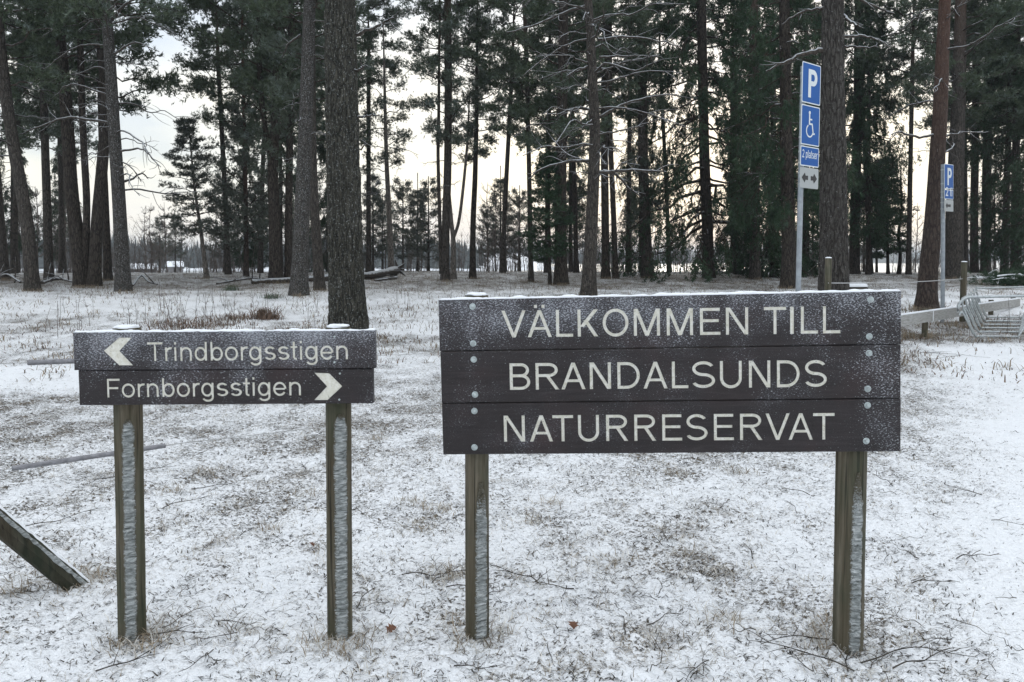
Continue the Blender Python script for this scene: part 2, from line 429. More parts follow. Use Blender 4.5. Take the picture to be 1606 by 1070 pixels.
M = dict(
    snow=m_snow(), ground=m_ground(), branch=m_branch(), limb=m_limb(),
    bark=m_bark("grey_brown_bark", (0.016, 0.014, 0.012), (0.070, 0.061, 0.053), red=(0.115, 0.075, 0.056), zr=(9, 14)),
    bark_red=m_bark("reddish_bark", (0.018, 0.014, 0.012), (0.062, 0.047, 0.040), red=(0.125, 0.072, 0.054), zr=(3.0, 9.0), frost=0.2),
    bark_frost=m_bark("frosted_bark", (0.02, 0.018, 0.016), (0.058, 0.052, 0.047), frost=0.36, frostpos=0.54),
    bark_dark=m_bark("dark_bark", (0.011, 0.0095, 0.008), (0.060, 0.050, 0.042), frost=0.2),
    bark_big=m_bark("furrowed_bark", (0.012, 0.0125, 0.0105), (0.060, 0.057, 0.047), frost=0.42, sc=1.1, frostpos=0.57),
    bark_thin=m_bark("pale_thin_bark", (0.05, 0.045, 0.04), (0.20, 0.18, 0.16), frost=0.4),
    pine=m_needles("pine_needles", (0.060, 0.086, 0.048), (0.104, 0.132, 0.080), 0.42),
    pine_frost=m_needles("frosted_needles", (0.074, 0.098, 0.066), (0.118, 0.142, 0.102), 0.6),
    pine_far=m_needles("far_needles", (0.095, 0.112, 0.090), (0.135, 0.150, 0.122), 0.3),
    bark_brown=m_bark("scaly_brown_bark", (0.015, 0.013, 0.011), (0.066, 0.061, 0.056), frost=0.34, sc=1.1, frostpos=0.60),
    spruce=m_needles("spruce_needles", (0.028, 0.060, 0.030), (0.062, 0.100, 0.052), 0.14),
    twig=m_plain("bare_twigs", (0.13, 0.11, 0.10), 0.9, var=0.35, sc=6),
    straw=m_plain("dry_grass", (0.21, 0.17, 0.12), 0.9, var=0.45, sc=3),
    straw_frost=m_plain("frosted_grass", (0.56, 0.54, 0.50), 0.9, var=0.3, sc=5),
    darkbit=m_plain("dark_litter", (0.05, 0.043, 0.035), 0.9, var=0.6, sc=4),
    bracken=m_plain("dead_bracken", (0.14, 0.095, 0.068), 0.9, var=0.5, sc=6),
    paint=m_paint(), post=m_postwood(), ice=m_ice(),
    galv=m_plain("galvanised_steel", (0.42, 0.45, 0.46), 0.45, 0.5, 0.2, 30),
    bolt=m_plain("zinc_bolt", (0.44, 0.49, 0.495), 0.5, 0.25, 0.25, 60),
    pole=m_plain("pole_steel", (0.30, 0.33, 0.36), 0.5, 0.4, 0.15, 12),
    greytube=m_plain("grey_tube", (0.20, 0.20, 0.215), 0.6, 0.0, 0.25, 25),
    wire=m_plain("wire", (0.42, 0.42, 0.42), 0.6, 0.2, 0.1),
    blue=m_panel("sign_blue", (0.005, 0.080, 0.30)), white=m_panel("sign_white", (0.62, 0.66, 0.68)),
    plate=m_panel("plate_grey", (0.36, 0.38, 0.38)), black=m_plain("sign_black", (0.015, 0.015, 0.017), 0.5, var=0.1),
    leafm=m_plain("brown_leaf", (0.13, 0.06, 0.035), 0.8, var=0.4, sc=40), rail=m_postwood("grey_rail_wood", 0.1),
    lake=m_lake(), far=m_needles("far_forest_needles", (0.050, 0.062, 0.058), (0.085, 0.095, 0.092), 0.25, (0.25, 0.28, 0.30)),
    cabinwall=m_plain("cabin_boards", (0.16, 0.15, 0.15), 0.8, var=0.2), cabindark=m_plain("shed_boards", (0.05, 0.045, 0.045), 0.8, var=0.2),
    wood=m_plain("dead_wood", (0.14, 0.12, 0.10), 0.9, var=0.4, sc=9),
)
_b = NT("weathered_rail", 0.8, 0.2)
_g = _b.noise(6, 5, (1, 1, 8), 0.6)
_b.col(_b.ramp(_g, [(0.3, (0.22, 0.215, 0.20)), (0.7, (0.40, 0.40, 0.39))])); _b.bump(_g, 0.3, 0.004)
M['railwood'] = _b.m

# ------------------------------------------------------------------ the ground and the lake
def build_ground():
    dense = np.linspace(R(-40), R(40), 560)
    side = np.linspace(R(40), R(180), 50)[1:]
    ang = np.concatenate([-side[::-1][1:], dense, side]) if False else np.concatenate([-side[::-1], dense, side[:-1]])
    r = [0.25, 0.5, 0.8, 1.1, 1.35, 1.6]
    while r[-1] < 20: r.append(r[-1] * 1.0067)
    while r[-1] < 70: r.append(r[-1] * 1.02)
    while r[-1] < 130: r.append(r[-1] * 1.05)
    r = np.array(r)
    A, Rr = np.meshgrid(ang, r)
    X, Y = np.sin(A) * Rr, np.cos(A) * Rr
    Z = gz(X, Y)
    L = litter(X, Y)
    near = 1 - sstep(12, 25, Rr)
    b1 = 1 - np.abs(2 * fbm2(X * 7, Y * 7, 41, 3) - 1)
    b2 = 1 - np.abs(2 * fbm2(X * 22, Y * 26, 51, 2) - 1)
    b3 = noise2(X * 60, Y * 66, 61)
    amp = 0.35 + 0.65 * sstep(0.05, 0.45, L)
    Z = Z + near * amp * (0.030 * (b1 - 0.8) + 0.026 * (b2 - 0.8)) + (1 - sstep(4, 8, Rr)) * amp * 0.011 * (b3 - 0.5)
    n, k = A.shape
    i, j = np.meshgrid(np.arange(n - 1), np.arange(k), indexing='ij')
    j2 = (j + 1) % k
    F = np.stack([i*k+j, i*k+j2, (i+1)*k+j2, (i+1)*k+j], -1).reshape(-1, 4)[:, ::-1]
    V = np.stack([X, Y, Z], -1).reshape(-1, 3)
    V = np.vstack([V, [[0, 0, 0]]])
    jj = np.arange(k)
    F3 = np.stack([jj, (jj+1) % k, np.full(k, len(V)-1)], -1)
    me = mesh_np("ground", V, [F, F3], True, [M['ground']])
    at = me.attributes.new("litter", 'FLOAT', 'POINT')
    at.data.foreach_set("value", np.append(L.ravel(), 0).astype(np.float32))
    link("ground", me, kind="structure")
build_ground()
mb = MB()
mb.add([(-3500, -3500, LAKE_Z), (3500, -3500, LAKE_Z), (3500, 3500, LAKE_Z), (-3500, 3500, LAKE_Z)], [(0, 1, 2, 3)])
link("lake", mb.mesh("lake", [M['lake']]), kind="structure")

# ------------------------------------------------------------------ foliage
def shoot_template(nneedle, length, width, spread, rs):
    V, F = [], []
    for i in range(nneedle):
        t = i / nneedle
        base = np.array([0, 0, length * 0.75 * t])
        a = rs.uniform(0, 2*np.pi)
        d = np.array([math.cos(a) * spread, math.sin(a) * spread, rs.uniform(0.45, 1.1)])
        d /= np.linalg.norm(d)
        s = np.cross(d, rs.normal(size=3)); s /= np.linalg.norm(s)
        V += [base - s * width / 2, base + s * width / 2, base + d * length * rs.uniform(0.6, 1.0)]
        F.append((3*i, 3*i+1, 3*i+2))
    return np.array(V), np.array(F)
def place_shoots(pos, dr, scl, templates, rs):
    pos, dr, scl = np.asarray(pos), np.asarray(dr), np.asarray(scl)
    Vs, Fs, off = [], [], 0
    which = rs.integers(0, len(templates), len(pos))
    for ti, (TV, TF) in enumerate(templates):
        m = which == ti
        if not m.any(): continue
        p, d, s = pos[m], dr[m], scl[m]
        d = d / (np.linalg.norm(d, axis=1)[:, None] + 1e-9)
        q = rs.normal(size=p.shape)
        a = np.cross(d, q); a /= np.linalg.norm(a, axis=1)[:, None] + 1e-9
        b = np.cross(d, a)
        V = p[:, None] + s[:, None, None] * (TV[None, :, 0:1]*a[:, None] + TV[None, :, 1:2]*b[:, None] + TV[None, :, 2:3]*d[:, None])
        Vs.append(V.reshape(-1, 3))
        Fs.append((TF[None] + (np.arange(len(p))*len(TV))[:, None, None] + off).reshape(-1, 3))
        off += len(p)*len(TV)
    return np.vstack(Vs), np.vstack(Fs)

def make_crown(name, seed, H, prof, nbr, kind, mat, nsub=8, nsh=7, needle=0.15, nn=10, width=0.02, thin=0.0, updown=0.15):
    rs = np.random.default_rng(seed)
    temps = [shoot_template(nn, needle, width, 0.9, rs) for _ in range(4)]
    TV, TF, off = [], [], 0
    sp, sdv, ss = [], [], []
    az = rs.uniform(0, 6.28)
    for i in range(nbr):
        f = (i + rs.uniform(0, 0.9)) / nbr
        if kind == 'cone': f = (i // 5 + rs.uniform(0, 0.5 if seed == 6 else 1.2)) / (nbr / 5)
        if kind == 'spruce': f = f ** 1.25
        h = H * f
        L = prof(f) * rs.uniform(0.6, 1.15)
        if kind == 'pine' and rs.random() < thin: continue
        az += 2.4 + rs.uniform(-0.5, 0.5)
        dx, dy = math.cos(az), math.sin(az)
        t = np.linspace(0, 1, 7)
        if kind == 'pine':
            rise = rs.uniform(-0.05, 0.5) * (0.4 + f) + updown * 0.4
            zz = h + L * (rise * t + 0.25 * rs.uniform(-1, 1) * t * t)
        elif kind == 'cone':
            zz = h + L * (0.12 * t + rs.uniform(-0.05, 0.25) * t * t)
        else:
            zz = h + L * (-0.28 * t - 0.35 * t * t + 0.28 * t**4) * (1.15 - 0.9 * f)
        bend = rs.uniform(-0.25, 0.25)
        px = dx * L * t - dy * bend * L * t * t
        py = dy * L * t + dx * bend * L * t * t
        pts = np.stack([px, py, zz], 1)
        pts[1:] += rs.normal(size=(6, 3)) * 0.035 * L
        r0 = 0.012 + 0.013 * L
        V, F = tube_np(pts, np.linspace(r0, 0.006, 7), 4)
        TV.append(V); TF.append(F + off); off += len(V)
        for j in range(nsub):
            u = rs.uniform(0.25, 1.0) ** 0.8
            k = min(int(u * 6), 5); g = u * 6 - k
            q = pts[k] * (1-g) + pts[k+1] * g
            tg = pts[k+1] - pts[k]; tg /= np.linalg.norm(tg)
            sd_ = np.cross(tg, (0, 0, 1)) * (1 if j % 2 else -1)
            if kind == 'spruce':
                sl = 0.34 + L * 0.20 * rs.uniform(0.5, 1.4)
                d = tg * 0.5 + sd_ * rs.uniform(0.1, 0.8) + np.array([0, 0, rs.uniform(-2.0, -0.7)])
            else:
                sl = (0.25 + L * 0.26 * (1.2 - 0.6*u)) * rs.uniform(0.6, 1.2)
                d = tg * 0.8 + sd_ * rs.uniform(0.3, 1.0) + np.array([0, 0, rs.uniform(-0.15, 0.6) * (0.35 if kind == 'cone' else 1)])
            d /= np.linalg.norm(d)
            e = q + d * sl
            mid = (q + e) / 2 + rs.normal(size=3) * 0.06 * sl
            if kind == 'spruce': e = e + np.array([0, 0, -0.35 * sl])
            V, F = tube_np(np.array([q, mid, e]), [0.010, 0.008, 0.004], 3)
            TV.append(V); TF.append(F + off); off += len(V)
            m = nsh
            tt = rs.uniform(0.15, 1.08, m)[:, None]
            pp = q*(1-tt)**2 + 2*mid*tt*(1-tt) + e*tt*tt
            jit = 0.05 if kind == 'spruce' else 0.13
            pp = pp + rs.normal(size=(m, 3)) * jit * ((1, 1, 0.45) if kind == 'cone' else (1, 1, 1))
            if kind == 'spruce':
                dd = d[None] + np.array([0, 0, -0.9]) + rs.normal(size=(m, 3)) * 0.45
            else:
                dd = d[None] * 0.7 + np.array([0, 0, 0.55]) + rs.normal(size=(m, 3)) * 0.55
            sp.append(pp); sdv.append(dd); ss.append(rs.uniform(0.7, 1.25, m))
    sV, sF = place_shoots(np.vstack(sp), np.vstack(sdv), np.concatenate(ss), temps, rs)
    tV, tF = np.vstack(TV), np.vstack(TF)
    me = mesh_np(name, np.vstack([sV, tV]), [sF, tF + len(sV)], False, [mat, M['limb']],
                 np.concatenate([np.zeros(len(sF)), np.ones(len(tF))]))
    return me

pp_tall = lambda R_: (lambda f: R_ * (0.55 + 0.6 * f if f < 0.45 else 0.82 - 0.75 * (f - 0.45)))
pp_cone = lambda R_: (lambda f: R_ * (1.0 - 0.88 * f) * (0.55 + 0.45 * min(1, f * 5)))
CR = {}
kw = dict(nn=8, width=0.036, needle=0.20)
CR['pA'] = make_crown("crown", 1, 13, pp_tall(4.0), 46, 'pine', M['pine'], 13, 14, thin=0.06, **kw)
CR['pB'] = make_crown("crown", 2, 12, pp_tall(3.5), 42, 'pine', M['pine'], 13, 14, thin=0.10, **kw)
CR['pC'] = make_crown("crown", 3, 14, pp_tall(4.4), 52, 'pine', M['pine'], 13, 14, thin=0.12, **kw)
CR['pD'] = make_crown("crown", 4, 11, pp_tall(3.2), 44, 'pine', M['pine_frost'], 12, 13, thin=0.05, nn=8, width=0.032, needle=0.18)
CR['pF'] = make_crown("crown", 5, 7, pp_tall(2.7), 26, 'pine', M['pine_frost'], 11, 11, thin=0.05, nn=8, width=0.030, needle=0.17)
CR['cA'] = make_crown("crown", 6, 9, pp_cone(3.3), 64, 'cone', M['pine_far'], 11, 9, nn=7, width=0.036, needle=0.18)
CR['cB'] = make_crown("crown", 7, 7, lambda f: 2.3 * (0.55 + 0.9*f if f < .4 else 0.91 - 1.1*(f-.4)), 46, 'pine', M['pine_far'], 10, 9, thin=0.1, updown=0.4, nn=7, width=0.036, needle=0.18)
CR['sA'] = make_crown("crown", 8, 19, lambda f: 5.0 * (1 - .88*f), 94, 'spruce', M['spruce'], 21, 8, nn=6, width=0.044, needle=0.20)
CR['sB'] = make_crown("crown", 9, 15, pp_cone(3.4), 68, 'spruce', M['spruce'], 17, 8, nn=7, width=0.036, needle=0.18)
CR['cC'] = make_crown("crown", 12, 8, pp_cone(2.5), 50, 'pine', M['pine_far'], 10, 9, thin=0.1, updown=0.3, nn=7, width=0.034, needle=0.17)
CR['sC'] = make_crown("crown", 10, 5.5, pp_cone(1.5), 76, 'cone', M['spruce'], 9, 9, nn=8, width=0.026, needle=0.14)

def dead_branch(pts, r0, rs, twigs=5, k=6):
    """a bare branch with a few side twigs, as one mesh (world points)"""
    pts = spline(pts, 14)
    pts[1:] += rs.normal(size=(13, 3)) * 0.012
    L = np.linalg.norm(np.diff(pts, axis=0), axis=1).sum()
    mb_ = MB(); mb_.tube(pts, np.linspace(r0, r0 * 0.25 + 0.003, 14), k, 0, False)
    for i in range(twigs):
        q = rs.integers(4, 13); tg = pts[q] - pts[q-1]; tg /= np.linalg.norm(tg) + 1e-9
        d = tg + rs.normal(size=3) * 0.7; d /= np.linalg.norm(d)
        l = L * rs.uniform(0.12, 0.35)
        e = pts[q] + d * l
        mid = (pts[q] + e) / 2 + rs.normal(size=3) * 0.08 * l
        tp = spline([pts[q], mid, e], 6)
        mb_.tube(tp, np.linspace(max(r0 * 0.35, 0.008), 0.004, 6), 4, 0, False)
    return mb_
def random_branch(o, az, L, rise, droop, r0, rs, tw=5):
    d = np.array([math.cos(az), math.sin(az), 0])
    s = np.array([-d[1], d[0], 0]) * rs.uniform(-0.25, 0.25)
    pts = [o + d*L*t + s*L*t*t + np.array([0, 0, L*(rise*t - droop*t*t)]) + rs.normal(size=3)*0.04*L*(t > 0) for t in (0, .25, .5, .75, 1)]
    return dead_branch(pts, r0, rs, tw)

def trunk_mesh(path, rad, k, rough, seed):
    """path in thing's own coordinates; furrowed when k is large"""
    path = np.asarray(path); n = len(path)
    an = np.linspace(0, 2*np.pi, k, endpoint=False)
    A, Zi = np.meshgrid(an, np.arange(n))
    z = path[:, 2][Zi]
    rr = np.asarray(rad)[Zi]
    c, s = np.cos(A), np.sin(A)
    base = 1 + 0.10 * (noise3(c*1.5, s*1.5, z*0.7, seed) - 0.5)
    base = base + 0.38 * np.exp(-np.maximum(z, 0) / 0.30) * (0.4 + 1.1 * noise3(c*1.9+5, s*1.9, z*0.2, seed+4))
    if rough > 0:
        R0 = rr.mean()
        w = noise3(c*3, s*3, z*1.5, seed+9)
        f = R0 * 24
        rid = 1 - np.abs(2*noise3(c*f + 1.6*w, s*f + 1.6*w, z*3.4 + w*1.5, seed+1) - 1)
        rid2 = 1 - np.abs(2*noise3(c*f*2.1, s*f*2.1, z*14, seed+2) - 1)
        base = base - rough * 1.1 * rid ** 5 - rough * 0.30 * rid2 ** 3 - rough * 0.5 * (1 - noise3(c*f*.8, s*f*.8, z*9, seed+5))
    X = path[:, 0][Zi] + rr*base*c; Y = path[:, 1][Zi] + rr*base*s
    V = np.stack([X, Y, z], -1).reshape(-1, 3)
    i, j = np.meshgrid(np.arange(n-1), np.arange(k), indexing='ij')
    j2 = (j+1) % k
    F = np.stack([i*k+j, i*k+j2, (i+1)*k+j2, (i+1)*k+j], -1).reshape(-1, 4)
    return V, F

def make_tree(name, label, bx, by, way, w0, w1, crown=None, bark='bark', H=17.0, depth=None, cat='pine tree',
              branches=(), rnd=0, rlow=None, seed=0, k=14, rough=0.0, nz=34, group=None, rndlen=(0.8, 2.4), stems=()):
    rs = np.random.default_rng(seed + int(abs(bx)))
    if depth is None:
        g = G(bx, by)
    else:
        g = P(bx, by, depth); g[2] = float(gz(g[0], depth))
    Y = g[1]
    m = Y / FPX
    o = thing(name, label, cat, tuple(g), group)
    def path_of(way_, w0_, w1_, zstart):
        wp = [P(x, y, Y) - g for x, y in way_]
        p = [np.array(zstart)] + wp
        d = p[-1] - p[-2]; d = d / max(d[2], 0.1)
        top = p[-1] + d * (max(H - p[-1][2], 0.3)) * np.array([0.5, 0.5, 1])
        seen = p[-1][2]
        n1 = int(nz * 0.75) if k > 20 else nz // 2
        # the part in view gets most rings
        a = spline(p, n1 if len(p) > 2 else n1)
        b = np.linspace(a[-1], top, nz - n1 + 1)[1:]
        pts = np.vstack([a, b])
        zz = pts[:, 2]
        rad = np.interp(zz, [0, seen, H], [w0_*m/2, w1_*m/2, 0.03])
        return pts, rad
    st = (0.0, 0.0, -0.25)
    pts, rad = path_of(way, w0, w1, st)
    V, F = trunk_mesh(pts, rad, k, rough, seed)
    Vs, Fs = [V], [F]
    link("trunk", mesh_np("trunk", V, F, True, [M[bark]]), o)
    for (sw, a0, a1) in stems:              # further stems of the same tree
        q0 = P(sw[0][0], sw[0][1], Y) - g
        p2, r2 = path_of(sw[1:], a0, a1, q0)
        V2, F2 = trunk_mesh(p2, r2, max(8, k-4), rough, seed+3)
        link("trunk", mesh_np("trunk", V2, F2, True, [M[bark]]), o)
    at = lambda z: np.array([np.interp(z, pts[:, 2], pts[:, 0]), np.interp(z, pts[:, 2], pts[:, 1]), z])
    if crown:
        if not isinstance(crown, list): crown = [crown]
        for (var, ypx, sc, rot) in crown:
            zc = (P(bx, ypx, Y) - g)[2]
            a = at(zc)
            c = link("crown", CR[var], o, tuple(a))
            c.scale = (sc, sc, sc * 1.0)
            tl = at(zc + 3) - a; tl = tl / np.linalg.norm(tl)
            c.rotation_euler = (Vector(tl).to_track_quat('Z', 'Y') @ Matrix.Rotation(rot, 3, 'Z').to_quaternion()).to_euler()
    for (bp, wpx) in branches:
        q = []
        dd = rs.uniform(-0.5, 0.4)
        for i, b in enumerate(bp):
            f = i / (len(bp) - 1)
            q.append(P(b[0], b[1], Y + dd * f * 1.5) - g)
        link("branch", dead_branch(q, wpx * m / 2, rs, 5).mesh("branch", [M['branch']], True), o)
    if rnd:
        lo, hi = rlow
        z0, z1 = (P(bx, lo, Y) - g)[2], (P(bx, hi, Y) - g)[2]
        for i in range(rnd):
            z = z0 + (z1 - z0) * (i + rs.uniform(0, 1)) / rnd
            a = at(z)
            L = rs.uniform(*rndlen)
            b = random_branch(a, rs.uniform(0, 6.28), L, rs.uniform(-0.1, 0.35), rs.uniform(-0.1, 0.5), 0.012 + 0.009 * L, rs, 6)
            link("branch", b.mesh("branch", [M['branch']], True), o)
    return o

# ---- the trees one can tell apart, from left to right
T = make_tree
T("pine_tree", "dark slim pine trunk at the far left edge of the snowy clearing", 8, 438, [(2, 370), (-4, 300), (-20, 100), (-28, 0)], 14, 12, ('pB', 250, 0.8, 1), H=16)
T("pine_tree", "pine leaning left with a bare grey trunk, left of the double trunked pine", 52, 456, [(42, 350), (25, 250), (12, 170), (2, 90), (-6, 0)], 20, 15, ('pA', 150, 0.9, 0.4), rnd=7, rlow=(260, 90), H=16)
T("pine_tree", "thin straight pine between the leaning pine and the double trunked pine", 77, 440, [(73, 300), (70, 200), (66, 0)], 13, 10, ('pD', 220, 0.85, 2.0), H=15)
T("pine_tree", "double trunked mossy pine standing left of the frosty pine with bare branches", 130, 449, [(122, 380), (112, 300), (106, 200), (98, 100), (86, 0)], 22, 15,
  [('pC', 130, 1.0, 0.2)], bark='bark_dark', rnd=5, rlow=(280, 100), H=17,
  stems=[([(148, 449), (152, 350), (161, 250), (166, 150), (150, 0)], 19, 13), ([(132, 440), (136, 330), (132, 240), (128, 150), (124, 0)], 11, 9)])
T("pine_tree", "slender dark pine half hidden behind the frosty pine with bare branches", 170, 440, [(165, 330), (160, 200), (156, 0)], 12, 10, ('pC', 190, 1.08, 3.3), H=16, bark='bark_dark')
T("pine_tree", "frost flecked pine with many bare snowy branches above the arrow sign's left end", 194, 457, [(190, 380), (185, 290), (180, 220), (174, 120), (166, 0)], 22, 15,
  ('pB', 60, 0.9, 1.3), bark='bark_frost', rnd=22, rlow=(300, 0), rndlen=(1.0, 2.9), H=18, k=18,
  branches=[([(172, 193), (107, 184), (67, 197), (27, 213)], 5), ([(172, 152), (130, 135), (103, 135), (90, 148)], 4), ([(184, 238), (224, 235), (251, 262)], 4),
            ([(188, 285), (206, 282), (222, 272), (232, 280)], 5), ([(178, 85), (211, 67), (249, 81)], 4), ([(182, 195), (160, 165), (112, 172)], 3),
            ([(172, 38), (150, 30), (128, 45)], 4), ([(180, 250), (205, 262), (222, 285)], 3), ([(176, 30), (200, 5), (225, -6)], 6)])
T("young_pine", "young conical pine with a leaning pale trunk in the sky gap left of centre", 325, 436, [(316, 370), (306, 300), (302, 260), (300, 240)], 8, 2.5, ('cA', 372, 0.62, 0.5), H=6.6, bark='bark_thin', k=8)
T("pine_tree", "thin reddish pine with a dark low crown between the young pine and the twin stem", 386, 434, [(386, 350), (384, 250), (382, 150)], 8, 6, [('cB', 390, 0.9, 0.9), ('pA', 215, 0.85, 2.2)], bark='bark_red', k=8, H=15)
T("pine_tree", "dark pine forking low into twin stems, left of the frost speckled pine", 433, 443, [(430, 330), (428, 260), (434, 150), (436, 0)], 20, 11,
  [('pC', 190, 0.95, 4.0), ('pF', 290, 0.8, 1.1)], bark='bark_dark', rnd=6, rlow=(260, 100), H=17, stems=[([(426, 260), (416, 200), (408, 130), (404, 0)], 10, 8)])
T("pine_tree", "thin dark pine squeezed just behind the frost speckled pine", 452, 442, [(453, 300), (456, 150), (457, 0)], 12, 10, ('pB', 140, 1.0, 5.0), bark='bark_dark', H=17)
T("pine_tree", "frost speckled pine close to the left of the thick furrowed pine", 468, 463, [(472, 370), (476, 280), (480, 180), (483, 80), (486, 0)], 26, 18, ('pA', 30, 0.8, 2.7),
  bark='bark_frost', rnd=12, rlow=(250, 10), rndlen=(0.5, 1.6), H=19, k=20, branches=[([(472, 55), (452, 70), (443, 90)], 4)])
T("pine_tree", "leaning brown pine touching the left side of the thick furrowed pine", 502, 455, [(496, 370), (491, 280), (489, 180), (488, 0)], 16, 11, ('pD', 170, 0.9, 0.6), H=17)
T("large_pine", "thick furrowed dark pine trunk rising behind the right end of the arrow sign", 549, 535, [(545, 470), (541, 380), (539, 290), (537, 200), (535, 100), (533, 0)], 60, 50, ('pA', -330, 1.0, 0.6),
  bark='bark_big', depth=13.6, H=19, k=210, nz=440, rough=0.13, rnd=0,
  branches=[([(558, 55), (582, 45), (604, 35), (618, 28)], 6), ([(560, 185), (580, 181), (596, 180)], 5), ([(560, 238), (572, 228), (580, 218)], 3), ([(556, 112), (566, 108), (570, 104)], 5)], seed=3)
T("pine_tree", "small frosted pine with forked snowy limbs, right of the thick furrowed pine", 614, 428, [(611, 350), (607, 270), (605, 215)], 10, 6, [('pF', 270, 0.85, 0.7), ('pD', 60, 0.6, 2.2)], bark='bark_thin', rnd=12, rlow=(350, 180), rndlen=(0.6, 2.0), H=14, k=10)
T("pine_tree", "tall dark pine with a dense crown standing behind the big sign's left end", 698, 440, [(699, 360), (702, 270), (703, 180), (703, 100), (702, 0)], 13, 11, [('pD', 235, 0.78, 1.6), ('pB', 120, 0.7, 0.3)], H=16, rnd=5, rlow=(330, 200), rndlen=(0.6, 1.5), k=12,
  stems=[([(692, 430), (689, 320), (687, 240), (688, 190)], 6, 5)])
T("forked_tree", "small bare tree forking into a tall Y shape behind the big sign's left end", 711, 438, [(711, 380), (708, 350), (703, 290), (700, 230)], 9, 4, None, bark='bark_thin', H=8.5, k=8, cat='tree', rnd=6, rlow=(300, 210), rndlen=(0.5, 1.2),
  stems=[([(712, 372), (720, 345), (727, 290), (733, 225)], 6, 4)])
T("pine_tree", "slim straight pine just right of the forked bare tree", 741, 437, [(742, 350), (745, 280), (747, 200)], 10, 7, ('pD', 255, 0.72, 4.6), H=13, bark='bark_dark', k=10)
T("pine_tree", "thin upright pine with high branches left of the young spruce", 833, 442, [(831, 330), (829, 230), (826, 100), (822, 0)], 8, 6, ('pC', 235, 0.62, 0.1), H=15, k=10)
T("pine_tree", "dark pine trunk rising out of the young bushy spruce", 880, 446, [(879, 370), (880, 250), (882, 150), (884, 0)], 20, 14, [('pB', 250, 0.85, 3.0)], bark='bark_dark', rnd=8, rlow=(250, 60), H=16)
T("young_spruce", "young bushy dark green spruce standing against a dark pine trunk", 862, 446, [(862, 380), (861, 320), (860, 290)], 6, 2, ('sC', 415, 0.82, 0.4), bark='bark_dark', H=4.6, cat='spruce tree', k=7)
T("pine_tree", "tall pine with long bare snow topped branches above the middle of the big sign", 922, 464, [(926, 390), (930, 300), (933, 210), (929, 120), (925, 40), (922, 0)], 22, 13,
  ('pF', -60, 1.0, 0.3), bark='bark', rnd=34, rlow=(300, -10), rndlen=(1.0, 3.2), H=18, k=20,
  branches=[([(925, 252), (890, 254), (850, 265), (828, 282)], 6), ([(928, 172), (905, 170), (880, 178), (858, 178)], 5), ([(938, 185), (975, 165), (1020, 152), (1062, 148)], 6),
            ([(940, 270), (975, 268), (1020, 268), (1046, 270)], 7), ([(926, 8), (890, 18), (850, 35), (795, 52)], 6), ([(934, 108), (952, 110), (955, 128), (944, 155)], 5),
            ([(938, 62), (980, 58), (1020, 62), (1065, 72)], 5), ([(940, 90), (985, 88), (1030, 88)], 4), ([(925, 105), (905, 110), (888, 120)], 5),
            ([(945, 268), (968, 275), (985, 295), (1005, 308)], 6), ([(930, 60), (890, 70), (850, 95), (820, 120)], 4)])
T("pine_tree", "shadowed pine close behind the pine with long snowy branches", 950, 437, [(949, 330), (948, 200), (950, 0)], 13, 10, ('pC', 130, 0.8, 5.2), bark='bark_dark', rnd=8, rlow=(300, 100), H=17)
T("pine_tree", "thin leaning pine between the snowy branched pine and the straight brown pine", 966, 437, [(962, 330), (957, 200), (956, 0)], 9, 7, ('pA', 170, 0.7, 0.9), bark='bark_dark', H=16, k=10)
T("pine_tree", "straight brown pine left of the yellow sky gap beside the drooping spruce", 1017, 436, [(1012, 350), (1009, 270), (1008, 180), (1006, 80), (1005, 0)], 18, 13, [('pB', 190, 0.75, 1.9), ('pF', 360, 0.5, 1)], rnd=10, rlow=(300, 60), rndlen=(0.7, 2.0), H=17)
T("spruce_tree", "large dark spruce with drooping branches sweeping low behind the big sign", 1112, 436, [(1109, 350), (1105, 250), (1102, 120), (1100, 0)], 18, 14, ('sA', 352, 1.0, 2.2), bark='bark_dark', H=17, cat='spruce tree')
T("spruce_tree", "dark spruce with a straight grey trunk between the drooping spruce and the disabled parking sign", 1184, 438, [(1184, 330), (1183, 200), (1182, 0)], 16, 13, ('sB', 320, 0.8, 2.9), bark='bark', H=17, cat='spruce tree', rnd=6, rlow=(300, 50))
T("spruce_tree", "black flared spruce trunk left of the disabled parking sign pole", 1236, 452, [(1237, 400), (1236, 330), (1233, 200), (1230, 0)], 22, 15, ('sB', 300, 0.85, 5.1), bark='bark_dark', H=17, cat='spruce tree', rnd=8, rlow=(330, 60))
T("large_pine", "thick brown scaly pine directly behind the disabled parking sign", 1307, 545, [(1307, 480), (1307, 400), (1307, 300), (1306, 200), (1306, 100), (1306, 0)], 50, 33, ('pA', -330, 1.0, 2.2),
  bark='bark_brown', depth=14.5, H=19, k=130, nz=360, rough=0.11, seed=8,
  branches=[([(1292, 80), (1262, 84), (1232, 98), (1202, 112)], 9), ([(1322, 58), (1350, 57), (1375, 62), (1398, 73)], 5), ([(1320, 74), (1350, 74), (1378, 74)], 4),
            ([(1322, 24), (1335, 34), (1348, 42)], 6), ([(1322, -30), (1350, 0), (1400, 22)], 6), ([(1292, 12), (1255, 20), (1225, 40)], 5)])
T("spruce_tree", "dark spruce with a slim trunk just right of the thick scaly pine", 1340, 430, [(1341, 330), (1345, 200), (1347, 0)], 15, 12, ('sB', 285, 1.0, 0.9), bark='bark_dark', H=17, cat='spruce tree', rnd=6, rlow=(330, 60))
T("young_spruce", "small ragged spruce in the gap between the thick scaly pine and the reddish pine", 1393, 430, [(1392, 380), (1391, 330), (1390, 270)], 5, 2, ('sC', 408, 1.0, 0.8), bark='bark_dark', H=6.0, cat='spruce tree', k=7)
